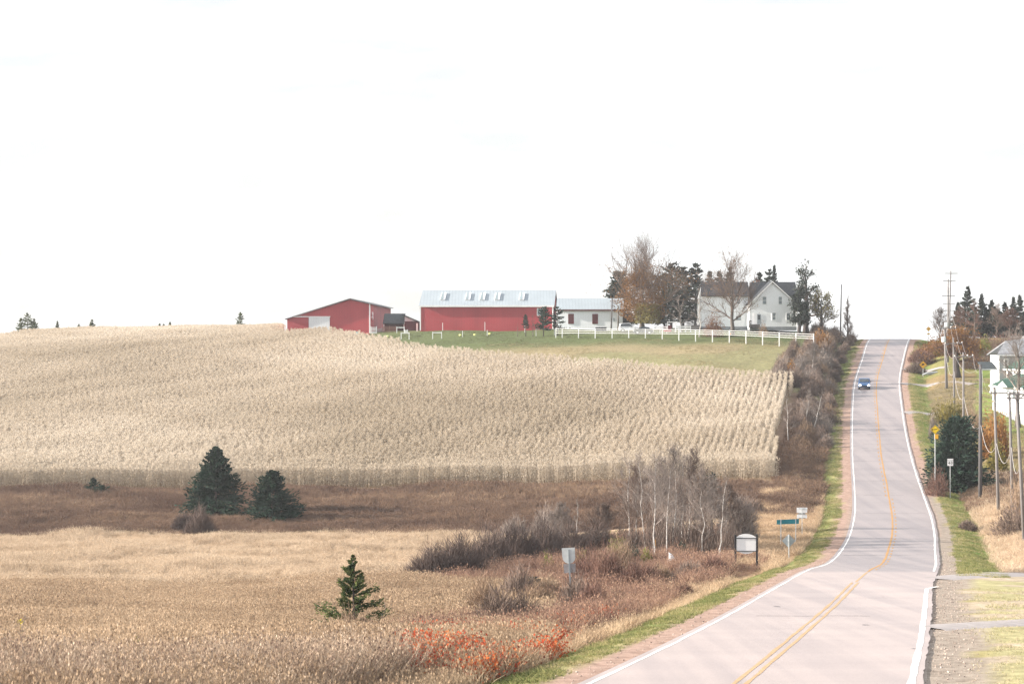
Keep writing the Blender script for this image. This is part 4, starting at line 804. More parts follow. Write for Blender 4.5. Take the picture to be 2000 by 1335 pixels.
# ------------------------------------------------------------------ plants
def U(rng, a, b, n): return rng.uniform(a, b, n)
def conifer(h, R, seed, whorls=26, per=9, m_s=12, t0=.04, pw=.8, up=.5, down=-.25, card=.30, cw=.11, irr=.25, mask=None, fluff=.035, sgs=.6, jit=.2):
    """returns (trunk MB, crown MB); local coordinates, base at origin"""
    rng = np.random.default_rng(seed); tr = MB(); lean = rng.normal(0, .012, 2) * h
    tr.tube([(0, 0, -.3), (lean[0]*.4, lean[1]*.4, h*.5), (lean[0], lean[1], h*.98)], [.022*h + .02, .013*h + .01, .004*h], 6)
    nb = whorls * per; t = np.repeat(np.linspace(t0, .985, whorls) + rng.normal(0, jit / whorls, whorls), per) + rng.normal(0, jit * 1.2 / whorls, nb); t = np.clip(t, t0 * .7, .99)
    ang = rng.uniform(0, 2 * np.pi, nb); Lb = R * (1 - t) ** pw * (1 + rng.normal(0, irr, nb)).clip(.35, 1.5) + .03 * R
    lump = 1 + .16 * np.sin(ang * 2 + seed) + .12 * np.sin(ang * 3 + t * 9 + seed * 2); Lb *= lump
    if mask is not None: k = mask(t, ang, rng); t, ang, Lb = t[k], ang[k], Lb[k]; nb = len(t)
    el = down + (up - down) * t ** 1.4 + rng.normal(0, .1, nb)
    dr = np.stack([np.cos(ang) * np.cos(el), np.sin(ang) * np.cos(el), np.sin(el)], 1)
    c = MB(); base = np.stack([lean[0] * t, lean[1] * t, h * t], 1)
    tip = base + dr * Lb[:, None] * .9; c.segs(base, tip, .006 * h * (1.1 - t), .002 * h * np.ones(nb))
    s = rng.uniform(.12, 1, (nb, m_s)) ** .8
    P_ = base[:, None] + dr[:, None] * (s * Lb[:, None])[..., None]
    P_[..., 2] += .16 * Lb[:, None] * (s ** 2 - .5 * s)
    P_ = P_ + rng.normal(0, fluff, P_.shape) * (Lb[:, None] * (.3 + s))[..., None]
    side = np.stack([-np.sin(ang), np.cos(ang), 0 * ang], 1)
    sg = rng.normal(0, sgs, (nb, m_s)); dd = dr[:, None] * (.75 + 0 * sg)[..., None] + side[:, None] * sg[..., None]; dd[..., 2] += rng.normal(.05, .28, (nb, m_s))
    Lc = card * (.55 + .7 * rng.random((nb, m_s))) * (.45 + .55 * (1 - s * .5)) * (Lb[:, None] / R * .7 + .5)
    P_ = P_ - dd / np.linalg.norm(dd, axis=2)[..., None] * (Lc * .3)[..., None]
    c.cards(P_.reshape(-1, 3), dd.reshape(-1, 3), Lc.ravel(), (cw * (.7 + .6 * rng.random((nb, m_s)))).ravel(), rng)
    topn = 14; tz = rng.uniform(.93, 1.0, topn); c.cards(np.stack([lean[0]*tz, lean[1]*tz, h*tz], 1), np.stack([rng.normal(0, .5, topn), rng.normal(0, .5, topn), 1 + 0 * tz], 1), card * .6, cw * .6, rng)
    return tr, c
def put(tr, cr, name, label, cat, loc, rz=0, s=(1, 1, 1), tm='bark', cm='needle', group=None, cname='crown'):
    t = thing(name, label, cat, loc, rz, group); t.scale = s
    tr.build('trunk', M[tm], t, smooth=True); cr.build(cname, M[cm], t); return t
def branches(h, seed, spread=.5, depth=4, r0=None, n_main=9, start=.25, up=.55, kids=4, ln=.42, curve=.12, lean=(0, 0), zig=.08, taper=.75, tf=.86):
    """bare tree skeleton: returns trunk MB, branch MB, twig tips (n,3), tip dirs"""
    rng = random.Random(seed); r0 = r0 or .022 * h; tr = MB(); A, B_, RA, RB, tips, td = [], [], [], [], [], []
    tp = [np.array((0, 0, -.3))]; k_ = 7
    for k in range(1, k_ + 1): u = k / k_; tp.append(np.array((lean[0] * u * h + rng.gauss(0, zig * .1 * h), lean[1] * u * h + rng.gauss(0, zig * .1 * h), h * tf * u)))
    rr = [r0 * (1.15 - .95 * k / k_) for k in range(k_ + 1)]; rr[0] *= 1.35
    tr.tube(tp, rr, 7)
    def grow(p, d, L, r, dep):
        nseg = 3 if dep > 1 else 2
        for s in range(nseg):
            d = d + np.array([rng.gauss(0, curve) for _ in range(3)]) + np.array((0, 0, curve * .55)); d /= np.linalg.norm(d)
            q = p + d * L / nseg; r2 = r * (1 - .6 / nseg); A.append(p); B_.append(q); RA.append(r); RB.append(r2)
            if dep > 0:
                for _ in range(kids if s == nseg - 1 else max(1, kids - 2)):
                    v = np.array([rng.gauss(0, 1) for _ in range(3)]); v -= d * v.dot(d); v /= np.linalg.norm(v) + 1e-9
                    a = rng.uniform(.35, .95); nd = d * math.cos(a) + v * math.sin(a); nd[2] += up * .25; nd /= np.linalg.norm(nd)
                    grow(p + (q - p) * rng.uniform(.3, 1), nd, L * rng.uniform(.42, .72), r2 * .62, dep - 1)
            p, r = q, r2
        if dep == 0: tips.append(p); td.append(d)
    for k in range(n_main):
        u = start + (1 - start) * (k + rng.random() * .8) / n_main; i = min(k_ - 1, int(u * k_)); f_ = u * k_ - i; p = tp[i] * (1 - f_) + tp[i + 1] * f_
        an = k * 2.4 + rng.uniform(-.5, .5); el = .35 + .75 * u * up * 1.4 + rng.gauss(0, .12)
        d = np.array((math.cos(an) * math.cos(el), math.sin(an) * math.cos(el), math.sin(el)))
        grow(p, d, h * ln * (1.1 - taper * u) * spread * 2, r0 * .5 * (1.15 - .8 * u), depth - 1)
    grow(tp[-1], np.array((0, 0, 1.)), h * .13, rr[-1], max(1, depth - 2))
    b = MB(); mn = .006; b.segs(np.array(A), np.array(B_), np.maximum(RA, mn), np.maximum(RB, mn * .7))
    return tr, b, np.array(tips), np.array(td)
def leaves(mb, tips, td, per, L, W, spread, seed, keep=1.0, zmax=None):
    rng = np.random.default_rng(seed); k = np.ones(len(tips), bool)
    if keep < 1: k &= rng.random(len(tips)) < keep
    if zmax is not None: k &= tips[:, 2] < zmax * (1 + rng.normal(0, .12, len(tips)))
    c = np.repeat(tips[k], per, 0); c = c + rng.normal(0, spread, c.shape); d = rng.normal(size=c.shape); d[:, 2] -= .4
    mb.cards(c, d, L * (.6 + .8 * rng.random(len(c))), W, rng); return mb
def bush(w, h, seed, n=1400, L=.55, W=.035, stems=14, erect=.9, flat=.55, depth_w=None, hollow=.5):
    """twiggy shrub: fan of stems and many thin twigs in a dome"""
    rng = np.random.default_rng(seed); b = MB(); dw = depth_w or w
    for k in range(stems):
        a = rng.uniform(0, 6.28); rr = rng.uniform(.2, 1) ** .6; e = np.array((math.cos(a) * w / 2 * rr * .85, math.sin(a) * dw / 2 * rr * .85, h * rng.uniform(.6, 1) * (1 - .45 * rr ** 2)))
        b.tube([(e[0]*.15, e[1]*.15, -.15), (e[0]*.45, e[1]*.45, e[2]*.5), tuple(e)], [.012 + .008*h, .01 + .004*h, .006], 4)
    nk = 9; ka = rng.uniform(0, 6.28, nk); kr = rng.random(nk) ** .6 * .62; kx, ky = np.cos(ka) * kr * w / 2, np.sin(ka) * kr * dw / 2; kh = h * (1.05 - .5 * kr) * rng.uniform(.62, 1.08, nk); kh[0] = h; kx[0] *= .3; kw = rng.uniform(.45, .75, nk)
    ki = rng.integers(0, nk, n); a = rng.uniform(0, 2 * np.pi, n); rr = rng.random(n) ** .5; u = rng.random(n) ** (1 - hollow * .5)
    zt = kh[ki] * (1 - flat * 1.3 * rr ** 2).clip(.1) * (1 + rng.normal(0, .10, n)); c = np.stack([kx[ki] + np.cos(a) * rr * w / 2 * kw[ki], ky[ki] + np.sin(a) * rr * dw / 2 * kw[ki], u * zt - .05 * h], 1)
    d = np.stack([c[:, 0] / w * 1.3, c[:, 1] / dw * 1.3, erect + 0 * a], 1) + rng.normal(0, .32, (n, 3))
    Lc = L * (.5 + rng.random(n)); c = c - d * (Lc * .5)[:, None]; c[:, 2] = np.maximum(c[:, 2], -.15)
    b.cards(c, d, Lc, W * (.6 + .8 * rng.random(n)), rng); return b
# ---- hero spruces of the meadow
def spot(px, py, sink=.05): x, d, z = at(px, py); return (x, d, z - sink)
px_m = lambda px, d: px * d / F
tr, cr = conifer(7.1, 3.75, 11, 34, 17, 24, .02, .82, .8, -.1, .58, .16, .16, fluff=.03, sgs=.5, jit=.1); p_ = spot(421, 1008); put(tr, cr, 'spruce_tree', 'largest dark spruce, broad cone standing in the brown meadow', 'spruce', p_)
tr, cr = conifer(4.9, 3.05, 12, 27, 16, 22, .02, .84, .8, -.1, .54, .15, .2, fluff=.03, sgs=.5, jit=.1); put(tr, cr, 'spruce_tree', 'shorter dark spruce just right of the largest one', 'spruce', spot(531, 1016))
d = 234; tr, cr = conifer(1.75, .95, 13, 16, 9, 10, .02, .8, .6, 0, .34, .10, .25); t = put(tr, cr, 'spruce_tree', 'tiny squat spruce at the bottom edge of the corn', 'spruce', (X(182, d), d, hz(X(182, d), d)))
d = 233; tr, cr = conifer(1.0, .9, 14, 12, 9, 9, .02, .5, .5, 0, .34, .10, .25); t = put(tr, cr, 'spruce_tree', 'low sprawling green shrub touching the tiny squat spruce', 'shrub', (X(197, d), d, hz(X(197, d), d)))
def gap(t, ang, rng): return ~((t < .42) & (rng.random(len(t)) < .55)) & ~((t > .44) & (t < .5) & (rng.random(len(t)) < .5))
d = 78; x = X(692, d); tr, cr = conifer(3.2, 1.3, 15, 22, 6, 120, .08, 1.15, .8, .12, .18, .05, .4, gap, .05, .7, .15); put(tr, cr, 'spruce_tree', 'young bright green spruce with gappy lower limbs in the near weeds', 'spruce', (x, d, hz(x, d)), cm='needle_lit', tm='bark_dark')
d = 106; x = X(1044, d); tr, cr = conifer(1.55, .72, 16, 14, 7, 16, .1, .45, .8, .1, .20, .05, .3); put(tr, cr, 'pine_sapling', 'small dark pine sapling left of the shield sign', 'pine', (x, d, hz(x, d) + .0), cm='needle')
d = 160; x = X(1389, d); tr, cr = conifer(6.0, .9, 17, 9, 6, 8, .72, .4, .6, -.1, .4, .10, .4); put(tr, cr, 'spruce_tree', 'thin spruce hidden among the bare birches', 'spruce', (x, d, hz(x, d)), cm='needle', tm='bark_dark')
# ---- trees at the left horizon
for k, (px, pyt, wpx, l) in enumerate(((54, 612, 26, 'tallest of the spruce clump at the far left skyline'), (42, 622, 18, 'left side tree of the spruce clump at the far left skyline'), (66, 623, 20, 'right side tree of the spruce clump at the far left skyline'), (112, 628, 7, 'tiny lone conifer right of the skyline spruce clump'), (153.5, 634, 6, 'tiny green conifer left of the low mound on the skyline'), (180, 625, 9, 'thin wispy conifer above the low mound on the skyline'), (312, 633, 7, 'first tiny conifer of the skyline group of three'), (320, 634, 6, 'middle tiny conifer of the skyline group of three'), (332, 630, 8, 'tallest tiny conifer of the skyline group of three'), (469, 611, 21, 'lone slender spruce on the skyline left of the barns'))):
    d = 446; x = X(px, d); z = hz(x, d); h = Z(pyt, d) - z; tr, cr = conifer(h, max(.5, px_m(wpx, d) / 2 * 1.5), 40 + k, 16, 8, 9, .05, .75, .5, -.1, .6, .2, .4)
    put(tr, cr, 'spruce_tree', l, 'spruce', (x, d, z), cm='needle_lit')  # lighter needle colour stands in for haze on the skyline
d = 447; b = MB(); x0, x1 = X(163, d), X(230, d); n_ = 26; xs = np.linspace(x0, x1, n_); zz = Z(638.2, d) + .22 * np.sin(np.linspace(0, 9, n_)) - .9 * np.linspace(-.6, 1, n_).clip(0) ** 3
v = np.concatenate([np.stack([xs, 0*xs + d - 3, 0*xs + hz(x0, d)], 1), np.stack([xs, 0*xs + d, zz], 1), np.stack([xs, 0*xs + d + 4, 0*xs + hz(x0, d)], 1)])
b.add(v, [(i + k*n_, i + 1 + k*n_, i + 1 + (k+1)*n_, i + (k+1)*n_) for k in range(2) for i in range(n_ - 1)]); tag(b.build('earth_mound', solid('brown_earth', (.23, .15, .12), .95)), 'low brown mound on the left skyline', 'mound')
# ---- farmyard trees
def far_conifer(px, pyt, pyb, wpx, d, label, seed, pw=.8, t0=.1, cm='needle_far', dens=1.0, irr=.35, name='conifer_tree', up=.5, down=-.2, rm=1.5):
    x = X(px, d); z = hz(x, d); h = Z(pyt, d) - z
    tr, cr = conifer(h, px_m(wpx, d) / 2 * rm, seed, int(22 * dens), 9, 12, t0, pw * .85, up, down, .95, .30, irr)
    return put(tr, cr, name, label, 'conifer', (x, d, z), cm=cm, tm='bark_dark')
for k, a in enumerate(((1207, 531, 637, 40, 397, 'dark conifer at the left flank of the orange maple, first of two tips', .6), (1219, 533, 637, 34, 399, 'dark conifer at the left flank of the orange maple, second of two tips', .6),
    (1196, 566, 637, 26, 399, 'low dark conifer leaning over the white building roof', .5),
    (1311, 517, 637, 66, 396, 'broad dark conifer right of the orange maple', .55), (1298, 536, 640, 34, 398, 'dark conifer filling the gap right of the orange maple', .5), (1334.5, 523, 637, 36, 399, 'narrow conifer with open top right of the broad dark one', .6), (1358, 516, 630, 38, 397, 'dark conifer with rounded top left of the farmhouse roof', .55),
    (1387, 531, 600, 24, 402, 'leftmost conifer tip rising behind the farmhouse roof', .7), (1402, 531, 600, 26, 404, 'second conifer tip behind the farmhouse roof', .7), (1425, 523, 600, 34, 403, 'pointed conifer behind the farmhouse roof and bare maple', .8),
    (1483, 533, 600, 20, 405, 'low conifer tip left of the gable peak', .7), (1503, 527, 600, 30, 402, 'dark conifer rising just behind the gable peak', .75), (1514, 520, 600, 14, 405, 'thin conifer spire right of the gable peak', .9))):
    far_conifer(*a[:6], 60 + k, a[6], .16)
# orange maple
tr, b, tips, td = branches(14.0, 3, .62, 4, .42, 17, .2, 1.0, 4, .46, .10, taper=.45, tf=.66); d = 381; x = X(1254, d)
rng = np.random.default_rng(2); t = put(tr, b, 'maple_tree', 'tall maple with bare top and orange brown lower leaves', 'maple', (x, d, hz(x, d)), tm='bark', cm='twig')
lw = MB(); n_ = 9000; a = rng.uniform(0, 6.28, n_); r_ = rng.random(n_) ** .45; zz = rng.uniform(1.6, 10.6, n_); wr = np.interp(zz, [1.5, 3, 5.5, 8, 10.6], [2.4, 4.7, 5.0, 4.3, 2.2]) * (1 + .16 * np.sin(3 * a + zz)) 
c = np.stack([np.cos(a) * r_ * wr, np.sin(a) * r_ * wr, zz], 1); kk = vnoise(c[:, 0] * 1 + c[:, 1] * .7, c[:, 2], 1.3, 3) + .25 * r_ > .42; c = c[kk]
lw.cards(c, rng.normal(size=c.shape) + [0, 0, -.4], .34 * (.6 + .8 * rng.random(len(c))), .17, rng); leaves(lw, tips, td, 2, .3, .16, .35, 4, .5, 11); lw.build('leaves', M['leaf_orange'], t)
ol = MB(); n_ = 2600; a = rng.uniform(0, 6.28, n_); r_ = rng.random(n_) ** .5; zz = rng.uniform(1.2, 4.8, n_); c = np.stack([np.cos(a) * r_ * 2.6 + .9, np.sin(a) * r_ * 2.6 - 2.2, zz], 1)
ol.cards(c, rng.normal(size=c.shape) + [0, 0, -.3], .34, .17, rng); ol.build('olive_leaves', M['leaf_olive'], t)
def far_bare(px, pyt, pyb, wpx, d, label, seed, tm='bark', cm='twig', name='bare_tree', cat='tree', leaf=None, keep=.5, per=2, ls=.3, depth=4, n_main=9, start=.25, up=.6, r0=None, lean=(0, 0), ybase=None, kids=4, ln=.42, lspread=.3, taper=.75, tf=.86):
    x = X(px, d); z = hz(x, d) - .05; h = Z(pyt, d) - z; sp = px_m(wpx, d) / h * .62
    tr, b, tips, td = branches(h, seed, sp, depth, r0, n_main, start, up, kids, ln, lean=lean, taper=taper, tf=tf); t = put(tr, b, name, label, cat, (x, d, z), tm=tm, cm=cm)
    if leaf: leaves(MB(), tips, td, per, ls, ls * .5, lspread, seed, keep).build('leaves', M[leaf], t)
    return t
far_bare(1430, 484, 640, 104, 366, 'large bare maple with spreading limbs in front of the farmhouse', 21, 'bark', 'twig', 'maple_tree', 'maple', n_main=13, start=.2, up=.75, r0=.34, kids=4, leaf='leaf_orange', keep=.05, per=1, taper=.4, tf=.68)
far_bare(1366, 556, 642, 40, 363, 'pale bare birch at the left end of the farmhouse', 22, 'bark_birch', 'twig_grey', 'birch_tree', 'birch', n_main=7, depth=3, r0=.11)
far_bare(1574, 516, 640, 58, 371, 'tall pine with ragged green clumps at the right end of the farmhouse', 24, 'bark_dark', 'twig', 'pine_tree', 'pine', leaf='needle_far', keep=.45, per=2, ls=.5, n_main=10, start=.25, r0=.5, up=.55, lspread=.3, kids=3)
far_bare(1562, 560, 640, 26, 369, 'slimmer dark tree hugging the right wall of the farmhouse', 25, 'bark_dark', 'twig', 'pine_tree', 'pine', leaf='needle_far', keep=.4, per=2, ls=.5, n_main=9, start=.2, r0=.34, up=.5)
far_bare(1604, 566, 642, 52, 370, 'bare tree with a few green tufts right of the farmhouse', 26, 'bark_dark', 'twig_grey', 'bare_tree', 'tree', leaf='leaf_olive', keep=.12, per=2, ls=.4, n_main=10, start=.25, r0=.3, up=.5)
far_bare(1655, 578, 662, 28, 368, 'dense bare upright tree on the hedge beside the thin pole', 27, 'bark_dark', 'twig', 'bare_tree', 'tree', n_main=16, start=.08, up=1.1, r0=.2, depth=4)
far_bare(1332, 575, 637, 40, 372, 'small grey bare tree behind the red kiosk', 28, 'bark', 'twig_grey', 'bare_tree', 'tree', n_main=8, depth=3, r0=.13, lean=(-.1, 0))
far_bare(1472, 528, 600, 34, 404, 'rounded reddish bare tree behind the farmhouse roof', 29, 'bark', 'twig_red', 'bare_tree', 'tree', n_main=9)
x, d = X(1394, 364), 364; tag(bush(4.3, 4.7, 31, 1500, .5, .05, 12, .8, .5).build('shrub', M['twig_red']), 'round reddish brown shrub before the left wing of the farmhouse', 'shrub').location = (x, d, hz(x, d))
o = bush(3.9, 4.2, 32, 700, .3, .16, 5, .3, .6).build('leafy_shrub', M['leaf_orange']); tag(o, 'orange leaves caught in the shrub before the left wing of the farmhouse', 'shrub'); o.location = (x + .1, d + .1, hz(x, d) + .2)
x, d = X(1491, 368), 368; tag(bush(2.3, 3.4, 33, 800, .4, .06, 9, .8, .5).build('shrub', M['twig_tan']), 'tan shrub beside the front door of the farmhouse', 'shrub').location = (x, d, hz(x, d))
# saplings in front of the long barn
far_bare(1011, 632, 656, 10, 371, 'thinnest bare sapling in front of the long red barn', 35, 'bark', 'twig_grey', 'bare_sapling', 'sapling', depth=2, n_main=6, r0=.06)
d = 371
x = X(1027, d); tr, cr = conifer(Z(615, d) - hz(x, d), .95, 36, 14, 7, 8, .42, .6, .5, 0, .5, .16, .3); put(tr, cr, 'conifer_sapling', 'small conifer sapling on a bare stem before the long red barn', 'sapling', (x, d, hz(x, d)), cm='needle_far')
far_bare(1041, 612, 656, 16, 371, 'bare sapling between the two green saplings before the barn window', 37, 'bark', 'twig', 'bare_sapling', 'sapling', depth=3, n_main=8, r0=.07)
x = X(1061.5, d); tr, cr = conifer(Z(600.5, d) - hz(x, d), 1.5, 38, 18, 9, 10, .24, .42, .7, 0, .5, .18, .25); put(tr, cr, 'cedar_sapling', 'dense rounded dark cedar hiding the barn window', 'cedar', (x, d, hz(x, d)), cm='needle')
x = X(1089, d); tr, cr = conifer(Z(600, d) - hz(x, d), 1.75, 39, 14, 6, 10, .24, .55, .5, -.05, .6, .18, .35); put(tr, cr, 'spruce_tree', 'dark tiered spruce at the right corner of the long red barn', 'spruce', (x, d, hz(x, d)), cm='needle')
# ---- trees and shrubs on the right
for k, a in enumerate(((1889, 560, 48, 'tallest spruce of the row on the right skyline'), (1871, 592, 30, 'short round topped conifer beside the tall poles'), (1916, 576, 32, 'second tallest spruce of the right skyline row'), (1938, 588, 36, 'third spruce of the right skyline row, with layered boughs'), (1964, 592, 30, 'low spruce in the gap of the right skyline row'), (1978, 582, 24, 'slim spruce near the right picture edge'), (1993, 578, 34, 'dark spruce cut by the right picture edge'), (1903, 600, 26, 'low conifer between the two tallest spruces of the right row'), (1926, 602, 24, 'low conifer below the third spruce of the right row'), (1950, 606, 30, 'lowest dark conifer of the right skyline row'))):
    far_conifer(a[0], a[1], 690, a[2] * 1.15, 392 + (k * 7) % 11, a[3], 80 + k, 1.15, .1, dens=1.0, rm=1.1)
far_bare(1903, 586, 680, 34, 384, 'reddish bare tree between the two tallest right spruces', 91, 'bark', 'twig_red', n_main=9)
far_bare(1876, 600, 690, 40, 389, 'brown bare tree below the tallest right spruce', 95, 'bark', 'twig_red', n_main=11)
far_bare(1947, 596, 690, 40, 388, 'brown bare tree between the third spruce and the low gap spruce', 96, 'bark', 'twig', n_main=11)
far_bare(1972, 604, 690, 46, 387, 'dull bare tree above the grey roof near the right edge', 97, 'bark', 'twig_red', n_main=11)
far_bare(1836, 605, 680, 48, 374, 'bushy bare tree left of the tall poles', 92, 'bark', 'twig', n_main=14, start=.1, up=.8, depth=4)
far_bare(1868, 655, 752, 90, 322, 'spreading tree with thick dark trunk and orange brown crown', 93, 'bark_dark', 'twig_red', 'apple_tree', 'tree', leaf='leaf_orange', keep=.5, per=2, ls=.3, n_main=12, start=.38, up=.1, r0=.55, depth=4, ln=.5)
far_bare(1988, 640, 765, 95, 268, 'large grey bare tree with curved limbs over the grey roof', 94, 'bark', 'twig_grey', n_main=10, start=.3, up=.5, r0=.3)
SH = [(1800, 668, 60, 46, 345, 'twig_red', 'reddish bare shrub at the right road edge below the crest'), (1822, 655, 60, 50, 352, 'leaf_orange', 'orange brown shrub beneath the small crest sign'), (1848, 650, 50, 50, 350, 'leaf_olive', 'olive shrub at the foot of the tall poles'), (1880, 642, 70, 60, 352, 'leaf_orange', 'golden orange shrub right of the tall poles'),
      (1915, 640, 66, 66, 350, 'twig_red', 'large reddish shrub below the right skyline spruces'), (1925, 650, 36, 40, 346, 'leaf_yg', 'yellow green shrub patch below the right spruces'), (1960, 640, 90, 80, 352, 'twig_red', 'broad reddish brown shrub behind the grey roof'), (1995, 635, 80, 90, 354, 'twig_grey', 'grey brown shrub at the right edge behind the grey roof'), (1790, 700, 40, 34, 334, 'twig', 'dull brown shrub overhanging the right road edge'), (1905, 680, 70, 50, 332, 'twig', 'dark brown shrub behind the second crossarm pole'), (1940, 668, 60, 50, 338, 'twig', 'dark brown shrub left of the grey roof')]
for k, (px, pyt, wpx, hpx, d, m_, l) in enumerate(SH):
    x = X(px, d); z = hz(x, d); h = max(1.5, Z(pyt, d) - z); lf = m_.startswith('leaf')
    o = bush(px_m(wpx, d), h, 100 + k, 2600, .35 if lf else .7, .17 if lf else .06, 14, .4 if lf else .8, .45).build('shrub', M[m_]); tag(o, l, 'shrub'); o.location = (x, d, z)
# big cedar, larch, low shrubs
d = 213; x = X(1871, d); tr, cr = conifer(7.3, 3.3, 111, 40, 17, 24, .04, .42, .8, .05, .55, .15, .24, fluff=.045, sgs=.5, jit=.12); put(tr, cr, 'cedar_tree', 'big dark cedar beside the right side of the road', 'cedar', (x, d, hz(x, d)))
d = 214; x = X(1842, d); tr, cr = conifer(4.6, 1.7, 112, 22, 14, 18, .05, .5, .8, .05, .45, .14, .3, fluff=.045, sgs=.5); put(tr, cr, 'cedar_tree', 'lower left flank bush of the big dark cedar, behind the yellow sign', 'cedar', (x, d, hz(x, d)))
for k, (px, pyt, w_, d, l) in enumerate(((1942, 772, 46, 240, 'tall golden larch shrub in front of the low white building'), (1926, 800, 34, 236, 'golden brown shrub between the cedar and the larch'), (1960, 800, 40, 236, 'golden shrub right of the tall larch shrub'), (1945, 850, 60, 222, 'olive gold shrub at the foot of the larch'))):
    x = X(px, d); z = hz(x, d); o = bush(px_m(w_, d), Z(pyt, d) - z, 120 + k, 2600, .34, .12, 10, .7, .5).build('larch_shrub', M['leaf_larch'] if k != 3 else M['leaf_olive']); tag(o, l, 'shrub'); o.location = (x, d, z)
for k, (px, pyt, w_, d, l, m_) in enumerate(((1995, 860, 90, 172, 'large tangled bare shrub behind the nearest right poles', 'twig_tan'), (1985, 960, 100, 166, 'dark brown bare shrub at the foot of the nearest right poles', 'twig'), (1836, 902, 60, 208, 'reddish low shrub at the left foot of the big cedar', 'twig_red'), (1893, 1014, 44, 176, 'small dark shrub on the bank right of the grass verge', 'twig'), (1850, 770, 90, 276, 'olive brown thicket on the slope above the big cedar', 'leaf_olive'), (1822, 800, 22, 262, 'pale weathered stump among weeds above the yellow sign', 'twig_grey'), (1895, 770, 60, 262, 'brown thicket behind the top of the big cedar', 'twig_tan'))):
    x = X(px, d); z = hz(x, d); o = bush(px_m(w_, d), max(.8, Z(pyt, d) - z), 130 + k, 2200, .5, .035 if 'twig' in m_ else .12, 12, .75, .5).build('shrub', M[m_]); tag(o, l, 'shrub'); o.location = (x, d, z)
# ---- hedge along the left of the road
HV = []
for k, m_ in enumerate(('twig', 'twig_tan', 'twig_grey', 'twig', 'twig')):
    o = bush(3.6, 2.8, 150 + k, 3400, .55, .045, 16, .85, .5).build('hedge_shrub', M[m_]); HV.append(o)
rng = np.random.default_rng(77); first = [True] * 5
HL = 'bare brown shrub in the dense hedgerow along the left road edge'
for y0 in np.arange(248, 379, 4.2):
    wmax = 8.4 if y0 < 300 else (11.5 if y0 < 345 else 9.0)
    for off in np.arange(3.6, wmax, 2.6):
        yy = y0 + rng.uniform(-1.4, 1.4); xx = float(road_l(yy)) - off - rng.uniform(-.5, .6); k = rng.integers(0, 5); s = rng.uniform(.75, 1.12) * (.8 if off < 4.5 else 1.0) * (1.0 if y0 < 335 else .92); s *= 1.0 if y0 > 262 else .75
        if first[k]: o = HV[k]; first[k] = False
        else: o = HV[k].copy(); COL.objects.link(o)
        tag(o, HL, 'shrub', 'shrubs of the hedgerow left of the road'); o.location = (xx, yy, hz(xx, yy) - .1); o.rotation_euler = (0, 0, rng.uniform(0, 6.28)); o.scale = (s, s, s * rng.uniform(.85, 1.2))
for px, py, w_, h_, m_, l in ((1545, 735, 28, 40, 'leaf_orange', 'golden orange shrub at the top right corner of the corn'), (1528, 728, 16, 14, 'twig', 'small bare shrub at the top edge of the corn'), (1600, 690, 44, 42, 'leaf_orange', 'rusty leaved shrub where the rail fence meets the hedge')):
    x, d, z = at(px, py); d = {1545: 309, 1528: 313, 1600: 352}[px]; x = X(px, d); z = hz(x, d); o = bush(px_m(w_, d), px_m(h_, d) + .6, 170 + px, 1500, .3 if 'leaf' in m_ else .6, .13 if 'leaf' in m_ else .05, 10, .5, .5).build('shrub', M[m_]); tag(o, l, 'shrub'); o.location = (x, d, z)
# ---- birches
def birch(px, pyb, pyt, label, seed, d=None, spread=.22, n_main=10, start=.35, r0=None, lean=0.0, depth=3, name='birch_tree', cm='twig_grey', tm='bark_birch', up=.9):
    if d is None: x, d, z = at(px, pyb)
    else: x = X(px, d); z = hz(x, d)
    h = Z(pyt, d) - z
    tr, b, tips, td = branches(h, seed, spread, depth, r0 or .011 * h, n_main, start, up, 4, .42, .13, lean=(lean, 0), zig=.08)
    return put(tr, b, name, label, 'birch', (x, d, z - .05), tm=tm, cm=cm)
for a in ((1227, 1082, 872, 'grey stemmed birch standing left of the roadside birch grove', 201, None, .32, 14, .3, .10), (1262, 1092, 872, 'thin leaning birch, second stem of the grove', 202, None, .26, 12, .35, .07), (1276, 1100, 868, 'straight white birch beside the orange scarred stump', 203, None, .26, 14, .35, .08), (1302, 1098, 888, 'slender white birch behind the white sheeting', 204, None, .22, 12, .4, .075), (1316, 1085, 890, 'thin birch just right of the slender white one', 205, None, .2, 10, .4, .06),
          (1330, 1070, 876, 'left stem of the forked birch in the middle of the grove', 206, None, .26, 14, .35, .08), (1345, 1072, 868, 'right stem of the forked birch in the middle of the grove', 207, None, .28, 14, .35, .08), (1402, 1105, 908, 'white birch leaning right beside the blank white board', 208, None, .2, 10, .45, .075), (1126, 1078, 962, 'short white birch trunk between the willows', 209, None, .14, 8, .5, .07), (1046, 1098, 1008, 'thin pale birch left of the shield sign', 210, None, .2, 8, .3, .045), (1076, 1076, 1000, 'small white topped birch behind the willows', 211, None, .2, 8, .4, .05)):
    birch(*a[:5], d=a[5], spread=a[6], n_main=a[7], start=a[8], r0=a[9] * .66, lean=.08 if a[0] in (1402,) else (-.06 if a[0] == 1262 else 0.02))
birch(1585, 760, 668, 'white birch with forked top in the upper hedge', 221, 318, .3, 10, .3, .12, .08, 4); birch(1572, 830, 762, 'pair of pale birch stems in the middle of the hedge', 222, 268, .3, 9, .2, .08, .12, 4); birch(1590, 815, 760, 'leaning pale birch stem right of the pair in the hedge', 224, 272, .3, 9, .2, .07, .2, 3); birch(1540, 850, 755, 'lone pale birch against the right edge of the corn', 223, 250, .16, 8, .3, .06, -.02)
sp = at(1277, 1098); t = thing('broken_birch', 'broken grey birch stump with an orange wound in the grove', 'stump', sp)
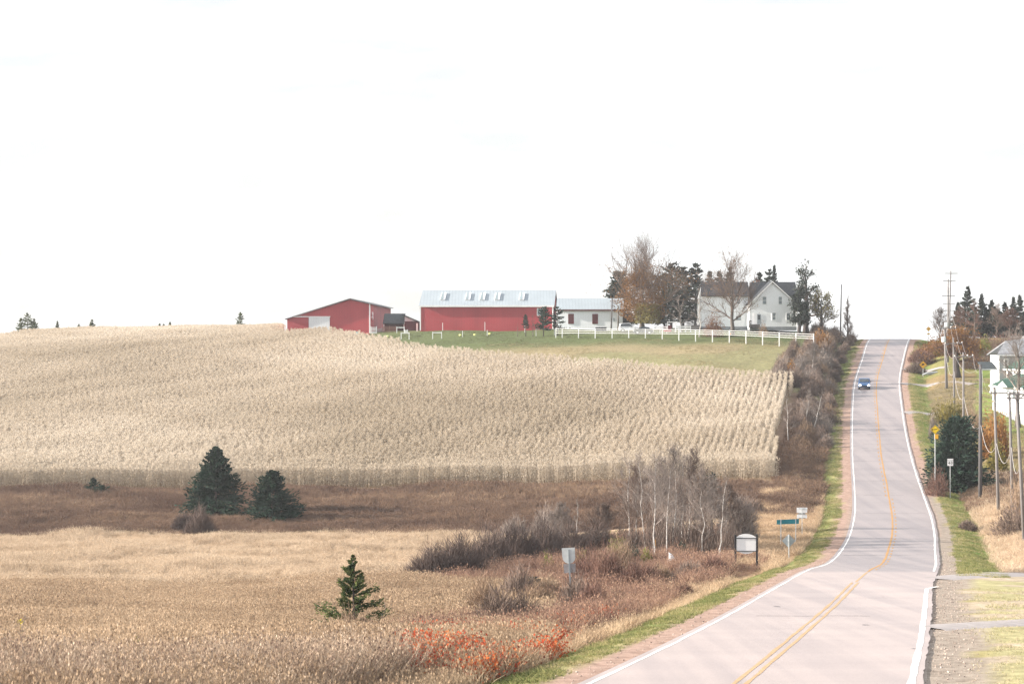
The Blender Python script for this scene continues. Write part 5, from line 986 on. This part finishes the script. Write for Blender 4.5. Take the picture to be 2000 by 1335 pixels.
MB().tube([(0, 0, -.2), (0, .02, 1.2), (-.02, 0, 2.2)], [.09, .08, .06], 7).build('trunk', M['wood_grey'], t); MB().tube([(.12, -.05, .2), (.12, -.06, 1.0), (.11, -.05, 1.7)], [.06, .07, .04], 6).build('wound', M['leaf_larch'], t)
sp = at(1407, 1108); t = tag(MB().tube([(0, 0, -.2), (.05, .02, .7), (-.05, 0, 1.25), (.02, 0, 1.6)], [.11, .1, .08, .03], 7).build('birch_stump', M['bark_birch']), 'short white birch stump left of the blank board', 'stump'); t.location = sp
# white sheeting
sp = at(1309, 1112); b = MB(); rng = np.random.default_rng(3); n_, k_ = 14, 9; V = []
for j in range(k_):
    u = j / (k_ - 1)
    for i in range(n_):
        th = i / n_ * 2 * np.pi; r_ = (.40 - .30 * u ** 1.6) * (1 + .3 * math.sin(3 * th + 2 * u) + .12 * math.sin(7 * th)); V.append((r_ * math.cos(th) + .08 * math.sin(u * 3), r_ * .8 * math.sin(th), -.1 + 1.15 * u + .10 * math.sin(th + 1) * (1 - u)))
V.append((-.12, 0, 1.22)); b.add(V, [(j*n_+i, j*n_+(i+1) % n_, (j+1)*n_+(i+1) % n_, (j+1)*n_+i) for j in range(k_-1) for i in range(n_)], [((k_-1)*n_+i, (k_-1)*n_+(i+1) % n_, len(V)-1) for i in range(n_)])
o = b.build('white_sheeting', M['white']); tag(o, 'crumpled white sheeting standing among the roadside weeds', 'sheeting'); o.location = sp
# ---- bushes of the middle ground
BS = [(690, 1262, 120, 62, 'twig_tan', 'pale tangle of dead stems around the young spruce'), (650, 1275, 80, 40, 'twig_tan', 'pale dead stems left of the young spruce'), (945, 1222, 80, 84, 'twig_tan', 'tan twiggy bush at the left end of the roadside scrub'), (1010, 1190, 80, 84, 'twig', 'brown bush above the small pine sapling'), (1048, 1200, 80, 60, 'twig_tan', 'tan bush right of the small pine sapling'), (1100, 1232, 80, 46, 'twig_red', 'rusty low bush below the shield post'), (1150, 1152, 80, 84, 'twig_red', 'rusty bush right of the shield sign panel'), (1208, 1135, 90, 76, 'twig_tan', 'tan bush below the yellow green shrub'), (1160, 1200, 80, 54, 'twig_red', 'low rusty bush far right of the shield post'), (1290, 1140, 70, 34, 'twig_tan', 'low tan bush just left of the white sheeting'), (850, 1138, 100, 68, 'twig_dark', 'leftmost dark willow of the low dome beside the pale grass'), (905, 1132, 110, 84, 'twig_dark', 'dark willow, second from the left in the dome'), (955, 1122, 110, 88, 'twig_dark', 'tallest dark willow in the dome'), (1005, 1108, 100, 82, 'twig_dark', 'dark willow left of the thin pale birch'), (1062, 1100, 90, 80, 'twig_dark', 'dark willow behind the shield sign'), (1110, 1088, 80, 60, 'twig_dark', 'dark willow behind the right side of the shield sign'), (1165, 1082, 80, 54, 'twig_dark', 'dark willow left of the roadside birch grove'),
      (1010, 1060, 60, 50, 'twig_grey', 'grey willow tip rising behind the dome'), (1075, 1052, 70, 62, 'twig_grey', 'grey upright willow behind the small white topped birch'), (390, 1048, 60, 58, 'twig_dark', 'grey brown bush in front of the largest spruce'), (358, 1040, 44, 34, 'twig_dark', 'small bush left of the largest spruce'),
      (975, 1240, 110, 92, 'twig', 'twiggy bush left of the small pine sapling'), (1020, 1232, 90, 70, 'twig', 'twiggy bush below the small pine sapling'), (1075, 1190, 80, 60, 'twig_tan', 'tan twiggy bush left of the shield post'), (1130, 1195, 80, 64, 'twig', 'dull brown bush right of the shield post'), (1185, 1160, 90, 84, 'twig_red', 'tall rusty bush between the shield sign and the grove'), (1235, 1168, 80, 66, 'twig_red', 'rusty bush in front of the birch grove'), (1262, 1150, 70, 46, 'twig_red', 'red stemmed bush left of the white sheeting'), (1350, 1138, 80, 40, 'twig', 'brown bush right of the white sheeting'), (1396, 1126, 60, 40, 'twig_red', 'rusty bush left of the blank board'), (1335, 1172, 60, 30, 'twig_red', 'low rusty bush below the white sheeting'),
      (1240, 1090, 70, 130, 'twig', 'tall bare thicket bush at the left of the grove'), (1290, 1092, 90, 150, 'twig', 'tall bare thicket bush behind the white birch'), (1320, 1062, 90, 175, 'twig_grey', 'tallest bare thicket in the middle of the grove'), (1355, 1088, 90, 165, 'twig', 'brownish thicket right of the forked birch'), (1385, 1085, 80, 150, 'twig', 'bare thicket behind the leaning birch'), (1425, 1085, 80, 110, 'twig', 'bare thicket behind the blank board'), (1452, 1065, 70, 80, 'twig_grey', 'grey scrub behind the top of the blank board'), (1470, 1005, 50, 30, 'twig', 'low dark scrub left of the teal board')]
for k, (px, pyb, wpx, hpx, m_, l) in enumerate(BS):
    x, d, z = at(px, pyb); h = px_m(hpx, d) * (1.22 if hpx < 100 else .72); w_ = px_m(wpx, d) * 1.1
    n_ = 1800 if hpx > 100 else (7000 if m_ == 'twig_dark' else 4000)
    o = bush(w_, h, 300 + k, n_, min(.9, .28 * h + .1), .012 + .00012 * d if d < 120 else .026, 18, .9 if hpx < 100 else 1.4, .5 if hpx < 100 else .35).build('shrub', M[m_]); tag(o, l, 'shrub'); o.location = (x, d, z)
for k, (px, pyb, wpx, hpx, m_, l) in enumerate(((1205, 1102, 62, 60, 'leaf_yg', 'yellow green leafy shrub at the foot of the grey birch'), (1238, 1104, 40, 42, 'needle', 'dark green shrub right of the yellow green one'), (1140, 1112, 34, 40, 'leaf_yg', 'small yellow green shrub right of the shield sign'), (1070, 1120, 34, 50, 'leaf_yg', 'loose yellow green shrub left of the shield sign'), (1262, 1106, 40, 34, 'leaf_yg', 'low green shrub at the foot of the leaning birch'), (1330, 1092, 36, 36, 'needle', 'dark green shrub under the forked birch'))):
    x, d, z = at(px, pyb); o = bush(px_m(wpx, d), px_m(hpx, d) * 1.1, 400 + k, 1500 if wpx > 34 else 600, .22, .05, 8, .7, .5).build('leafy_shrub', M[m_]); tag(o, l, 'shrub'); o.location = (x, d, z)
for k, (px, pyb, pyt, wpx, l) in enumerate(((1243, 1088, 905, 60, 'fine bare sapling left in the birch grove behind the leaning birch'), (1290, 1070, 895, 70, 'fine bare sapling behind the straight white birch'), (1318, 1052, 878, 80, 'tall fine twigged tree at the back of the grove'), (1356, 1075, 880, 70, 'fine twigged tree right of the forked birch'), (1372, 1088, 915, 60, 'bare sapling between the forked birch and the leaning one'), (1390, 1080, 930, 60, 'bare sapling in front of the hidden thin spruce'), (1420, 1080, 950, 60, 'bare sapling just left behind the blank board'), (1440, 1065, 985, 56, 'short bare sapling behind the blank board'), (1095, 1075, 985, 44, 'fine bare sapling behind the dark willows near the shield sign'), (1180, 1075, 990, 50, 'fine bare sapling between the willows and the grove'))):
    x, d, z = at(px, pyb); h = Z(pyt, d) - z; tr, b, tips, td = branches(h, 900 + k, px_m(wpx, d) / h * .9, 4, .045, 12, .2, .95, 4, .42, .13, zig=.1); put(tr, b, 'bare_sapling', l, 'sapling', (x, d, z), tm='bark' if k % 2 else 'bark_birch', cm='twig_grey' if k % 3 else 'twig')
# ---- near posts and stakes
d = 46; x = X(440, d); o = MB().prism([(-.11, -.1, -1.0), (.11, -.1, -1.0), (.11, -.1, 0), (-.06, -.1, .06)], (0, .2, 0)).build('fence_post', M['wood_grey']); tag(o, 'weathered grey post top at the bottom edge of the weeds', 'post'); o.location = (x, d, Z(1311, d)); o.scale = (.95, 1, 1)
d = 62; x = X(877, d); o = MB().prism([(-.1, 0, -.9), (.02, 0, -.9), (.10, 0, .1), (.04, 0, .14), (.0, 0, .08)], (0, .06, 0)).build('stake', M['wood_grey']); tag(o, 'pale slanted stake among the scarlet leaves', 'stake'); o.location = (x, d, Z(1276, d))
for k, (px, pyt, d, ln_) in enumerate(((22, 1205, 50, .18), (35, 1260, 46, .12), (118, 1250, 50, .1), (400, 1270, 47, .18), (458, 1268, 46, .07), (225, 1290, 46, .0), (490, 1280, 48, .12), (730, 1180, 70, .25), (665, 1230, 66, .3), (700, 1215, 68, .3), (520, 1290, 50, .25), (550, 1268, 52, .2))):
    x = X(px, d); z = hz(x, d); h = Z(pyt, d) - z
    tr, b, tips, td = branches(h, 500 + k, .22, 2, .012, 6, .3, 1.0, 3, .4, .12, lean=(ln_, 0), zig=.12); put(tr, b, 'dead_stalk', 'pale dead stalk sticking out of the near weeds', 'stalk', (x, d, z), tm='twig_tan', cm='twig_grey', group='dead stalks in the near weeds', cname='branches')
rng = np.random.default_rng(9)
for k, (px, py, d) in enumerate(((220, 1326, 46), (40, 1213, 60), (264, 1250, 56), (356, 1298, 50), (610, 1262, 60), (626, 1282, 56), (600, 1322, 52), (485, 1288, 52))):
    b = MB(); n_ = 26 if k == 0 else 9; c = rng.normal(0, .06 if k == 0 else .03, (n_, 3)); b.cards(c, rng.normal(size=(n_, 3)), .09, .06, rng); b.tube([(0, 0, -.6), (0, 0, .02)], .005, 3)
    o = b.build('late_leaves', M['leaf_yellow'] if k != 2 else M['leaf_yg']) if 'leaf_yellow' in M else None
    if o is None: M['leaf_yellow'] = veg('yellow_leaves', [(.1, (.45, .38, .05)), (.9, (.62, .5, .08))], 1, .3, .3); o = b.build('late_leaves', M['leaf_yellow'])
    tag(o, 'largest cluster of yellow leaves at the bottom edge' if k == 0 else 'few late yellow leaves on a stem in the near weeds', 'leaves', None if k == 0 else 'late leaves in the near weeds'); o.location = (X(px, d), d, Z(py, d))
# ------------------------------------------------------------------ crops and grasses: uncountable, one scattered object each
CLEAR = [(1424, 1492, 112, 139), (1286, 1332, 108, 132), (1100, 1122, 88, 105.5), (1524, 1556, 126, 148)]   # trodden spots before the board, the sheeting and the marker
def libcoll(name, meshes):
    c = bpy.data.collections.new(name)
    for k, me in enumerate(meshes): c.objects.link(bpy.data.objects.new('%s_%d' % (name, k), me))
    return c
def scatter(name, label, cat, coll, nvar, P_, rz, s, rng, tilt=.08):
    n = len(P_); me = bpy.data.meshes.new(name); me.vertices.add(n); me.vertices.foreach_set('co', np.asarray(P_, np.float32).ravel())
    rot = np.stack([rng.normal(0, tilt, n), rng.normal(0, tilt, n), rz], 1).astype(np.float32)
    a = me.attributes.new('rot', 'FLOAT_VECTOR', 'POINT'); a.data.foreach_set('vector', rot.ravel())
    a = me.attributes.new('scl', 'FLOAT', 'POINT'); a.data.foreach_set('value', np.asarray(s, np.float32))
    a = me.attributes.new('idx', 'INT', 'POINT'); a.data.foreach_set('value', rng.integers(0, nvar, n).astype(np.int32))
    o = bpy.data.objects.new(name, me); COL.objects.link(o); tag(o, label, cat, kind='stuff')
    g = bpy.data.node_groups.new(name, 'GeometryNodeTree')
    g.interface.new_socket('Geometry', in_out='INPUT', socket_type='NodeSocketGeometry'); g.interface.new_socket('Geometry', in_out='OUTPUT', socket_type='NodeSocketGeometry')
    gi, go = N(g, 'NodeGroupInput'), N(g, 'NodeGroupOutput'); ip = N(g, 'GeometryNodeInstanceOnPoints'); ci = N(g, 'GeometryNodeCollectionInfo')
    ci.inputs['Collection'].default_value = coll; ci.inputs['Separate Children'].default_value = True; ci.inputs['Reset Children'].default_value = True
    def na(nm, ty): k = N(g, 'GeometryNodeInputNamedAttribute', data_type=ty); k.inputs['Name'].default_value = nm; return k.outputs['Attribute']
    e = N(g, 'FunctionNodeEulerToRotation'); L_ = g.links.new
    L_(na('rot', 'FLOAT_VECTOR'), e.inputs[0]); L_(gi.outputs[0], ip.inputs['Points']); L_(ci.outputs[0], ip.inputs['Instance']); ip.inputs['Pick Instance'].default_value = True
    L_(na('idx', 'INT'), ip.inputs['Instance Index']); L_(e.outputs[0], ip.inputs['Rotation']); L_(na('scl', 'FLOAT'), ip.inputs['Scale']); L_(ip.outputs[0], go.inputs[0])
    md = o.modifiers.new('scatter', 'NODES'); md.node_group = g; return o
def tuft(seed, n, r, h, W, lean=.35, droop=.3, heads=0, hs=.05):
    """clump of blades: two-piece bent blades, some with seed heads"""
    rng = np.random.default_rng(seed); b = MB(); a = rng.uniform(0, 6.28, n); rr = r * rng.random(n) ** .5; p = np.stack([rr*np.cos(a), rr*np.sin(a), 0*a - .05], 1)
    hh = h * (.55 + .6 * rng.random(n)); d = np.stack([rng.normal(0, lean, n), rng.normal(0, lean, n), 1 + 0*a], 1); d /= np.linalg.norm(d, axis=1)[:, None]
    m = p + d * (hh * .6)[:, None]; d2 = d.copy(); d2[:, :2] *= 1.8; d2[:, 2] -= droop * rng.random(n); t = m + d2 * (hh * .45)[:, None]
    s = np.cross(d, rng.normal(size=(n, 3))); s /= np.linalg.norm(s, axis=1)[:, None]; s *= (W * (.6 + .8 * rng.random(n)))[:, None] / 2
    v = np.stack([p - s, p + s, m + s, m - s, t], 1).reshape(-1, 3); i = np.arange(n)[:, None] * 5
    b.add(v, i + np.array([[0, 1, 2, 3]]), i + np.array([[3, 2, 4]]))
    if heads:
        k = rng.integers(0, n, heads); b.cards(t[k], np.array([[0, 0, 1.]]) + rng.normal(0, .3, (heads, 3)), hs * 2.2, hs, rng)
    return b
def area(x0, x1, y0, y1, n, rng): return rng.uniform(x0, x1, n), rng.uniform(y0, y1, n)
def fan(u0, u1, d0, d1, dens, rng):
    """random points between two pixel columns and two distances, dens per square metre"""
    k = (u1 - u0) / F; A_ = k * (d1**2 - d0**2) / 2; n = int(A_ * dens); d = np.sqrt(rng.uniform(d0**2, d1**2, n)); return X(rng.uniform(u0, u1, n), d), d
rng = np.random.default_rng(2024)
# ---- standing corn
def corn_seg(seed, n=13, ln=2.0):
    r = np.random.default_rng(seed); b = MB()
    for k in range(n):
        y = (k + r.uniform(.2, .8)) / n * ln - ln / 2; x = r.normal(0, .03); h = r.uniform(1.95, 2.4); l = r.normal(0, .05, 2)
        b.segs([(x, y, -.1)], [(x + l[0]*h, y + l[1]*h, h)], [.016], [.006])
        m = 8; u = np.linspace(.18, .93, m) + r.normal(0, .03, m); a = r.uniform(0, 6.28) + np.arange(m) * math.pi + r.normal(0, .5, m)
        p = np.stack([x + l[0]*h*u, y + l[1]*h*u, h*u], 1); L = r.uniform(.26, .46, m); d = np.stack([np.cos(a), np.sin(a), r.uniform(.6, 1.6, m)], 1); d /= np.linalg.norm(d, axis=1)[:, None]
        q = p + d * (L * .45)[:, None]; d2 = d.copy(); d2[:, 2] = r.uniform(-1.6, -.3, m); d2 /= np.linalg.norm(d2, axis=1)[:, None]; t = q + d2 * (L * .55)[:, None]
        s = np.cross(d, [0, 0, 1.]); s /= np.linalg.norm(s, axis=1)[:, None]; s = s + r.normal(0, .35, (m, 3)); s *= (.075 / 2)
        v = np.stack([p - s*.4, p + s*.4, q + s, q - s, t], 1).reshape(-1, 3); i = np.arange(m)[:, None] * 5; b.add(v, i + np.array([[0, 1, 2, 3]]), i + np.array([[3, 2, 4]]))
        b.cards(np.tile([[x + l[0]*h, y + l[1]*h, h - .08]], (8, 1)), np.array([[0, 0, 1.]]) + r.normal(0, .5, (8, 3)), .32, .034, r)
        b.cards([[x, y, h * .45]], [[math.cos(a[0]), math.sin(a[0]), .6]], .26, .09, r)
    return b
M['corn'] = veg('dry_corn', [(.08, (.46, .392, .305)), (.5, (.57, .497, .405)), (.92, (.67, .60, .51))], .02, .15, .5, .15, 6)
cl = libcoll('corn_row_piece', [corn_seg(600 + k).mesh('corn_row_piece', M['corn']) for k in range(6)])
yy = np.arange(218, 452, 2.0); PX_, PY_ = [], []
for k in range(0, 200):
    x = road_l(yy) - 9.0 - .82 * k; ok_ = inpoly(x, yy, CORN) & (1000 + F * x / yy > -220); PX_.append(x[ok_]); PY_.append(yy[ok_])
cx_, cy_ = np.concatenate(PX_), np.concatenate(PY_)
edge = np.interp(1000 + F * cx_ / cy_, [0, 500, 1000, 1250, 1420, 1509], [240, 240, 236, 229, 224, 221]); head = (cy_ - edge) < 8.5
keep = ~head; ang = np.where(keep, -np.arctan(.18), 0) + rng.normal(0, .04, len(cx_))
px_, py_ = cx_[keep], cy_[keep]; ra = ang[keep]
hx, hy = [], []
for k in range(10):
    uu = np.arange(-120, 40, 2.0); y = np.interp(1000 + F * uu / 232, [0, 500, 1000, 1250, 1420, 1509], [240, 240, 236, 229, 224, 221]) + .9 + .85 * k; i = inpoly(uu, y, CORN) & (1000 + F * uu / y > -220); hx.append(uu[i]); hy.append(y[i])
hx, hy = np.concatenate(hx), np.concatenate(hy)
ax, ay, ar = np.concatenate([px_, hx]), np.concatenate([py_, hy]), np.concatenate([ra, np.full(len(hx), math.pi / 2) + rng.normal(0, .05, len(hx))])
flip = rng.random(len(ax)) < .5; ar = ar + flip * math.pi
bumpk = np.exp(-((ay - 268 - .12 * (ax - 20)) / 9) ** 2)
jx = rng.normal(0, .05, len(ax)) + bumpk * rng.normal(0, .14, len(ax))
P_ = np.stack([ax + jx, ay, H(ax, ay) - .02], 1)
scatter('corn_field', 'dry standing corn covering the hill below the barns', 'corn', cl, 6, P_, ar, .97 + .04 * vnoise(ax, ay, 25, 3) + rng.normal(0, .02, len(ax)), rng, .03)
print('corn', len(P_))
# ---- meadow grasses on the left
def meadow(name, label, cat, mat_, specs, x, d, s, tilt=.08):
    pu = 1000 + F * x / d; hide = np.zeros(len(x), bool)
    for (u0, u1, d0, d1) in CLEAR: hide |= (pu > u0) & (pu < u1) & (d > d0) & (d < d1)
    s = np.where(hide, s * .38, s)
    c = libcoll(name + '_clump', [tuft(*sp_[:1], *sp_[1:]).mesh(name + '_clump', M[mat_]) for sp_ in specs])
    P_ = np.stack([x, d, H(x, d) - .02], 1); return scatter(name, label, cat, c, len(specs), P_, rng.uniform(0, 6.28, len(x)), s, rng, tilt)
M['g_brown'] = veg('brown_meadow_grass', [(.05, (.25, .175, .12)), (.5, (.41, .305, .21)), (.95, (.58, .45, .325))], .10, .6, .3)
M['g_pale'] = veg('pale_meadow_grass', [(.05, (.32, .24, .165)), (.4, (.50, .39, .285)), (.95, (.66, .54, .41))], .35, .6, .35)
M['g_rust'] = veg('rusty_meadow_brush', [(.05, (.11, .07, .056)), (.45, (.165, .112, .085)), (.8, (.25, .17, .12)), (.97, (.44, .33, .23))], .06, .45, .2)
M['g_weed'] = veg('near_dead_weeds', [(.05, (.19, .13, .105)), (.5, (.37, .28, .21)), (.95, (.58, .47, .365))], .5, .75, .25)
M['g_tan'] = veg('tan_roadside_grass', [(.05, (.30, .21, .14)), (.5, (.50, .37, .25)), (.95, (.66, .52, .37))], .35, .55, .35)
M['g_rustw'] = veg('rusty_roadside_weeds', [(.05, (.16, .095, .08)), (.45, (.26, .165, .125)), (.8, (.38, .25, .18)), (.97, (.55, .42, .3))], .4, .6, .25)
M['g_green'] = veg('verge_grass', [(.05, (.125, .15, .06)), (.4, (.21, .225, .09)), (.65, (.34, .31, .15)), (.95, (.48, .39, .25))], .3, .55, .35)
M['g_past'] = veg('pasture_grass', [(.05, (.19, .18, .09)), (.5, (.30, .255, .15)), (.95, (.41, .335, .22))], .07, .45, .3)
M['g_lawn'] = veg('lawn_grass', [(.05, (.08, .095, .045)), (.9, (.165, .165, .085))], .12, .4, .3)
wv = lambda x, d, s, k: vnoise(x, d, s, k)
x, d = fan(-220, 1080, 40, 131, 9, rng); k = (lateral(x, d) < -3.2) & (d + (wv(x, d, 9, 1) - .5) * 10 < 130); x, d = x[k], d[k]
meadow('brown_meadow', 'brown seedy grass covering the near left meadow', 'grass', 'g_brown', [(700 + q, 30, .28, .85, .019, .22, .3, 20, .042) for q in range(5)], x, d, .75 + .5 * wv(x, d, 6, 8))
x, d = fan(-220, 1060, 125, 192, 5, rng); k = (lateral(x, d) < -6) & (d + (wv(x, d, 9, 1) - .5) * 10 > 126) & (d + (wv(x, d, 9, 1) - .5) * 10 < 190) & ~inpoly(x, d, [(X(800, 131), 131), (X(1100, 140), 140), (X(1180, 168), 168), (X(860, 152), 152)]); x, d = x[k], d[k]
meadow('pale_meadow', 'pale bleached grass band across the left meadow', 'grass', 'g_pale', [(710 + q, 36, .38, .75, .026, .4, .55, 8, .04) for q in range(5)], x, d, .5 + .85 * wv(x, d, 5, 8))
x, d = fan(-220, 1620, 186, 243, 3.2, rng); k = (lateral(x, d) < -4.2) & ~inpoly(x, d, CORN) & (d + (wv(x, d, 9, 1) - .5) * 10 > 187); x, d = x[k], d[k]
kk = (wv(x, d * .5, 16, 3) < .85) | (1000 + F * x / d < 420)
meadow('rusty_meadow', 'dark rusty brush and weeds below the corn', 'brush', 'g_rust', [(720 + q, 42, .45, .8, .028, .35, .3, 10, .05) for q in range(5)], x[kk], d[kk], .45 + .8 * wv(x[kk], d[kk], 4, 8))
kk2 = ~kk; meadow('tan_patches', 'tan grass patches in the dark brush below the corn', 'grass', 'g_tan', [(730 + q, 36, .4, .7, .028, .4, .5, 6, .04) for q in range(4)], x[kk2], d[kk2], .5 + .6 * wv(x[kk2], d[kk2], 4, 8))
x, d = fan(-220, 900, 41, 68, 9, rng); k = (lateral(x, d) < -5) & (d + (wv(x, d, 5, 4) - .5) * 14 + np.maximum(0, (1000 + F * x / d) - 450) * .006 < 57); x, d = x[k], d[k]
meadow('near_weeds', 'purplish dead weeds at the bottom left corner', 'weeds', 'g_weed', [(740 + q, 18, .25, 1.15, .016, .26, .1, 14, .035) for q in range(6)], x, d, .7 + .5 * wv(x, d, 3, 8), .12)
# ---- roadside
def along(d0, d1, o0, o1, dens, side=-1):
    n = int((d1 - d0) * abs(o1 - o0) * dens); d = rng.uniform(d0, d1, n); o_ = rng.uniform(o0, o1, n); return (road_l(d) - o_ if side < 0 else road_r(d) + o_), d
x, d = along(46, 215, 3.1, 9.5, 5); k = rng.random(len(x)) < np.where(d > 100, 1, .9); x, d = x[k], d[k]
meadow('roadside_grass', 'tan grass along the left side of the road', 'grass', 'g_tan', [(750 + q, 30, .3, .75, .02, .35, .45, 8, .035) for q in range(5)], x, d, .45 + .65 * wv(x, d, 3, 8))
x, d = fan(1420, 1640, 132, 206, 5, rng); k = (lateral(x, d) < -3.3); x, d = x[k], d[k]
meadow('sign_grass', 'tan tall grass around the teal board', 'grass', 'g_tan', [(760 + q, 32, .35, .8, .026, .35, .5, 8, .04) for q in range(4)], x, d, .5 + .65 * wv(x, d, 3.5, 8))
x, d = along(200, 262, 3.4, 8.4, 4); meadow('hedge_foot_brush', 'brown brush mounds between the corn and the verge', 'brush', 'g_rust', [(770 + q, 40, .4, .9, .03, .4, .4, 8, .05) for q in range(4)], x, d, .5 + .9 * wv(x, d, 4, 8))
x, d = along(44, 385, 1.3, 3.5, 26); k = wv(x, d, 2.2, 31) > .22; x, d = x[k], d[k]; meadow('verge_grass', 'green grass strip along the left side of the road', 'grass', 'g_green', [(780 + q, 16, .16, .2, .018, .5, .4, 0) for q in range(4)], x, d, .5 + .8 * wv(x, d, 1.5, 8))
x, d = along(112, 375, 1.35, 4.2, 22, 1); meadow('verge_grass', 'green grass strip along the right side of the road', 'grass', 'g_green', [(785 + q, 16, .16, .2, .018, .5, .4, 0) for q in range(4)], x, d, .5 + .8 * wv(x, d, 1.5, 8))
M['g_wash'] = veg('washed_grass', [(.05, (.29, .30, .13)), (.5, (.42, .375, .235)), (.95, (.52, .43, .32))], .35, .5, .35)
x, d = along(40, 100, 1.45, 14, 9, 1); k = (wv(x, d, 2.6, 2) < .75) & ((lateral(x, d) > 2) | (rng.random(len(x)) < .25)); meadow('near_right_grass', 'yellow green grass at the bottom right corner', 'grass', 'g_wash', [(790 + q, 16, .2, .16, .016, .5, .4, 0) for q in range(4)], x[k], d[k], .5 + .7 * wv(x[k], d[k], 1.5, 8))
x, d = along(84, 222, 4.0, 26, 3.4, 1); k = (np.abs(d - 104) > 5) & ((d > 118) | (lateral(x, d) > 9)); x, d = x[k], d[k]
meadow('right_meadow', 'pale tan grass below the poles on the right', 'grass', 'g_pale', [(800 + q, 32, .38, .7, .024, .4, .5, 8, .04) for q in range(4)], x, d, .45 + .7 * wv(x, d, 4, 8))
x, d = along(196, 222, 3.8, 24, 3, 1); meadow('right_brush', 'brown brush at the foot of the big cedar', 'brush', 'g_rust', [(805 + q, 38, .4, .75, .028, .4, .4, 8, .05) for q in range(3)], x, d, .5 + .6 * wv(x, d, 4, 8))
x, d = along(224, 320, 4.2, 17, 2.0, 1); meadow('slope_grass', 'olive grass on the right hillside', 'grass', 'g_past', [(810 + q, 30, .4, .3, .03, .5, .5, 0) for q in range(3)], x, d, .5 + .8 * wv(x, d, 4, 8))
x, d = fan(690, 1590, 304, 360, 3.0, rng); k = (lateral(x, d) < -8) & ~inpoly(x, d, CORN); x, d = x[k], d[k]
meadow('pasture_grass', 'short faded grass of the pasture below the fence', 'grass', 'g_past', [(820 + q, 26, .45, .17, .03, .6, .5, 0) for q in range(4)], x, d, .45 + .7 * wv(x, d, 5, 8))
x, d = fan(690, 1590, 354, 384, 2.5, rng); k = (lateral(x, d) < -6) & ~inpoly(x, d, CORN); x, d = x[k], d[k]
meadow('lawn_grass', 'green lawn around the barns and the farmhouse', 'grass', 'g_lawn', [(830 + q, 24, .45, .14, .03, .6, .5, 0) for q in range(3)], x, d, .5 + .6 * wv(x, d, 5, 8))
x, d = along(70, 146, 4.6, 12.5, 5.5); k = wv(x, d, 4, 21) > .25; x, d = x[k], d[k]
x2, d2 = fan(800, 1420, 122, 180, 4, rng); k = inpoly(x2, d2, [(X(800, 127), 127), (X(1200, 122), 122), (X(1420, 140), 140), (X(1420, 180), 180), (X(1180, 172), 172), (X(860, 152), 152)]) & (lateral(x2, d2) < -11); x, d = np.concatenate([x, x2[k]]), np.concatenate([d, d2[k]])
meadow('roadside_weeds', 'rusty brown weeds between the birch grove and the road', 'weeds', 'g_rustw', [(840 + q, 26, .32, 1.15, .022, .3, .15, 12, .045) for q in range(5)], x, d, .5 + .7 * wv(x, d, 3, 8), .12)
# ---- scarlet huckleberry
def redb(seed):
    r = np.random.default_rng(seed); b = MB(); n_ = 60; c = np.stack([r.normal(0, .22, n_), r.normal(0, .22, n_), r.uniform(.1, .75, n_)], 1); b.cards(c, r.normal(size=(n_, 3)), .085, .055, r)
    k = 7; e = c[:k]; b.segs(np.stack([e[:, 0]*.3, e[:, 1]*.3, 0*e[:, 0] - .05], 1), e, [.008]*k, [.004]*k); return b
rc = libcoll('scarlet_sprig', [redb(850 + q).mesh('scarlet_sprig', M['leaf_red']) for q in range(5)])
x, d = fan(790, 1190, 46, 84, 15, rng); px = 1000 + F * x / d; lt = -lateral(x, d)
k = (lt > 3.3) & (lt < 11) & (wv(x, d, 2.2, 12) + .45 * wv(x, d, 6, 13) > .84 + .0004 * np.maximum(0, px - 980)); x, d = x[k], d[k]
P_ = np.stack([x, d, H(x, d) - .02], 1); scatter('scarlet_undergrowth', 'scarlet and orange leaves at the near left roadside', 'undergrowth', rc, 5, P_, rng.uniform(0, 6.28, len(x)), rng.uniform(.65, 1.2, len(x)), rng, .1)
# ---- loose stones on the shoulders
def stone(seed):
    r = np.random.default_rng(seed); b = MB(); th = np.arange(6) * np.pi / 3; k = .035 * r.uniform(.7, 1.2, 6)
    b.prism(np.stack([k * np.cos(th), k * np.sin(th), 0 * th - .01], 1), (.004, .003, .035)); return b
M['stone'] = veg('grey_stones', [(.1, (.20, .165, .15)), (.5, (.36, .29, .25)), (.95, (.55, .47, .42))], .6, .8, 0)
sc_ = libcoll('loose_stone', [stone(870 + q).mesh('loose_stone', M['stone']) for q in range(4)])
xa, da = along(44, 150, .25, 1.7, 26, 1); xb, db = along(44, 150, .2, 1.5, 10); x, d = np.concatenate([xa, xb]), np.concatenate([da, db])
scatter('loose_stones', 'loose stones on the gravel shoulders of the near road', 'stones', sc_, 4, np.stack([x, d, np.maximum(H(x, d), road_z(d) - .03) + .01], 1), rng.uniform(0, 6.28, len(x)), .22 + .75 * rng.random(len(x)) ** 5, rng, .2)
# ------------------------------------------------------------------ air
HZ = MB().box(-420, 420, -120, 900, -75, 26).build('haze', bpy.data.materials.new('autumn_haze')); tag(HZ, 'thin pale autumn haze over the fields', 'haze', kind='stuff')
hm = HZ.data.materials[0]; hm.use_nodes = True; hn = hm.node_tree; hn.nodes.remove(hn.nodes['Principled BSDF'])
pv = hn.nodes.new('ShaderNodeVolumePrincipled'); pv.inputs['Color'].default_value = (.93, .95, 1, 1); pv.inputs['Density'].default_value = 0.00019; pv.inputs['Anisotropy'].default_value = .3
hn.links.new(pv.outputs[0], hn.nodes['Material Output'].inputs['Volume'])
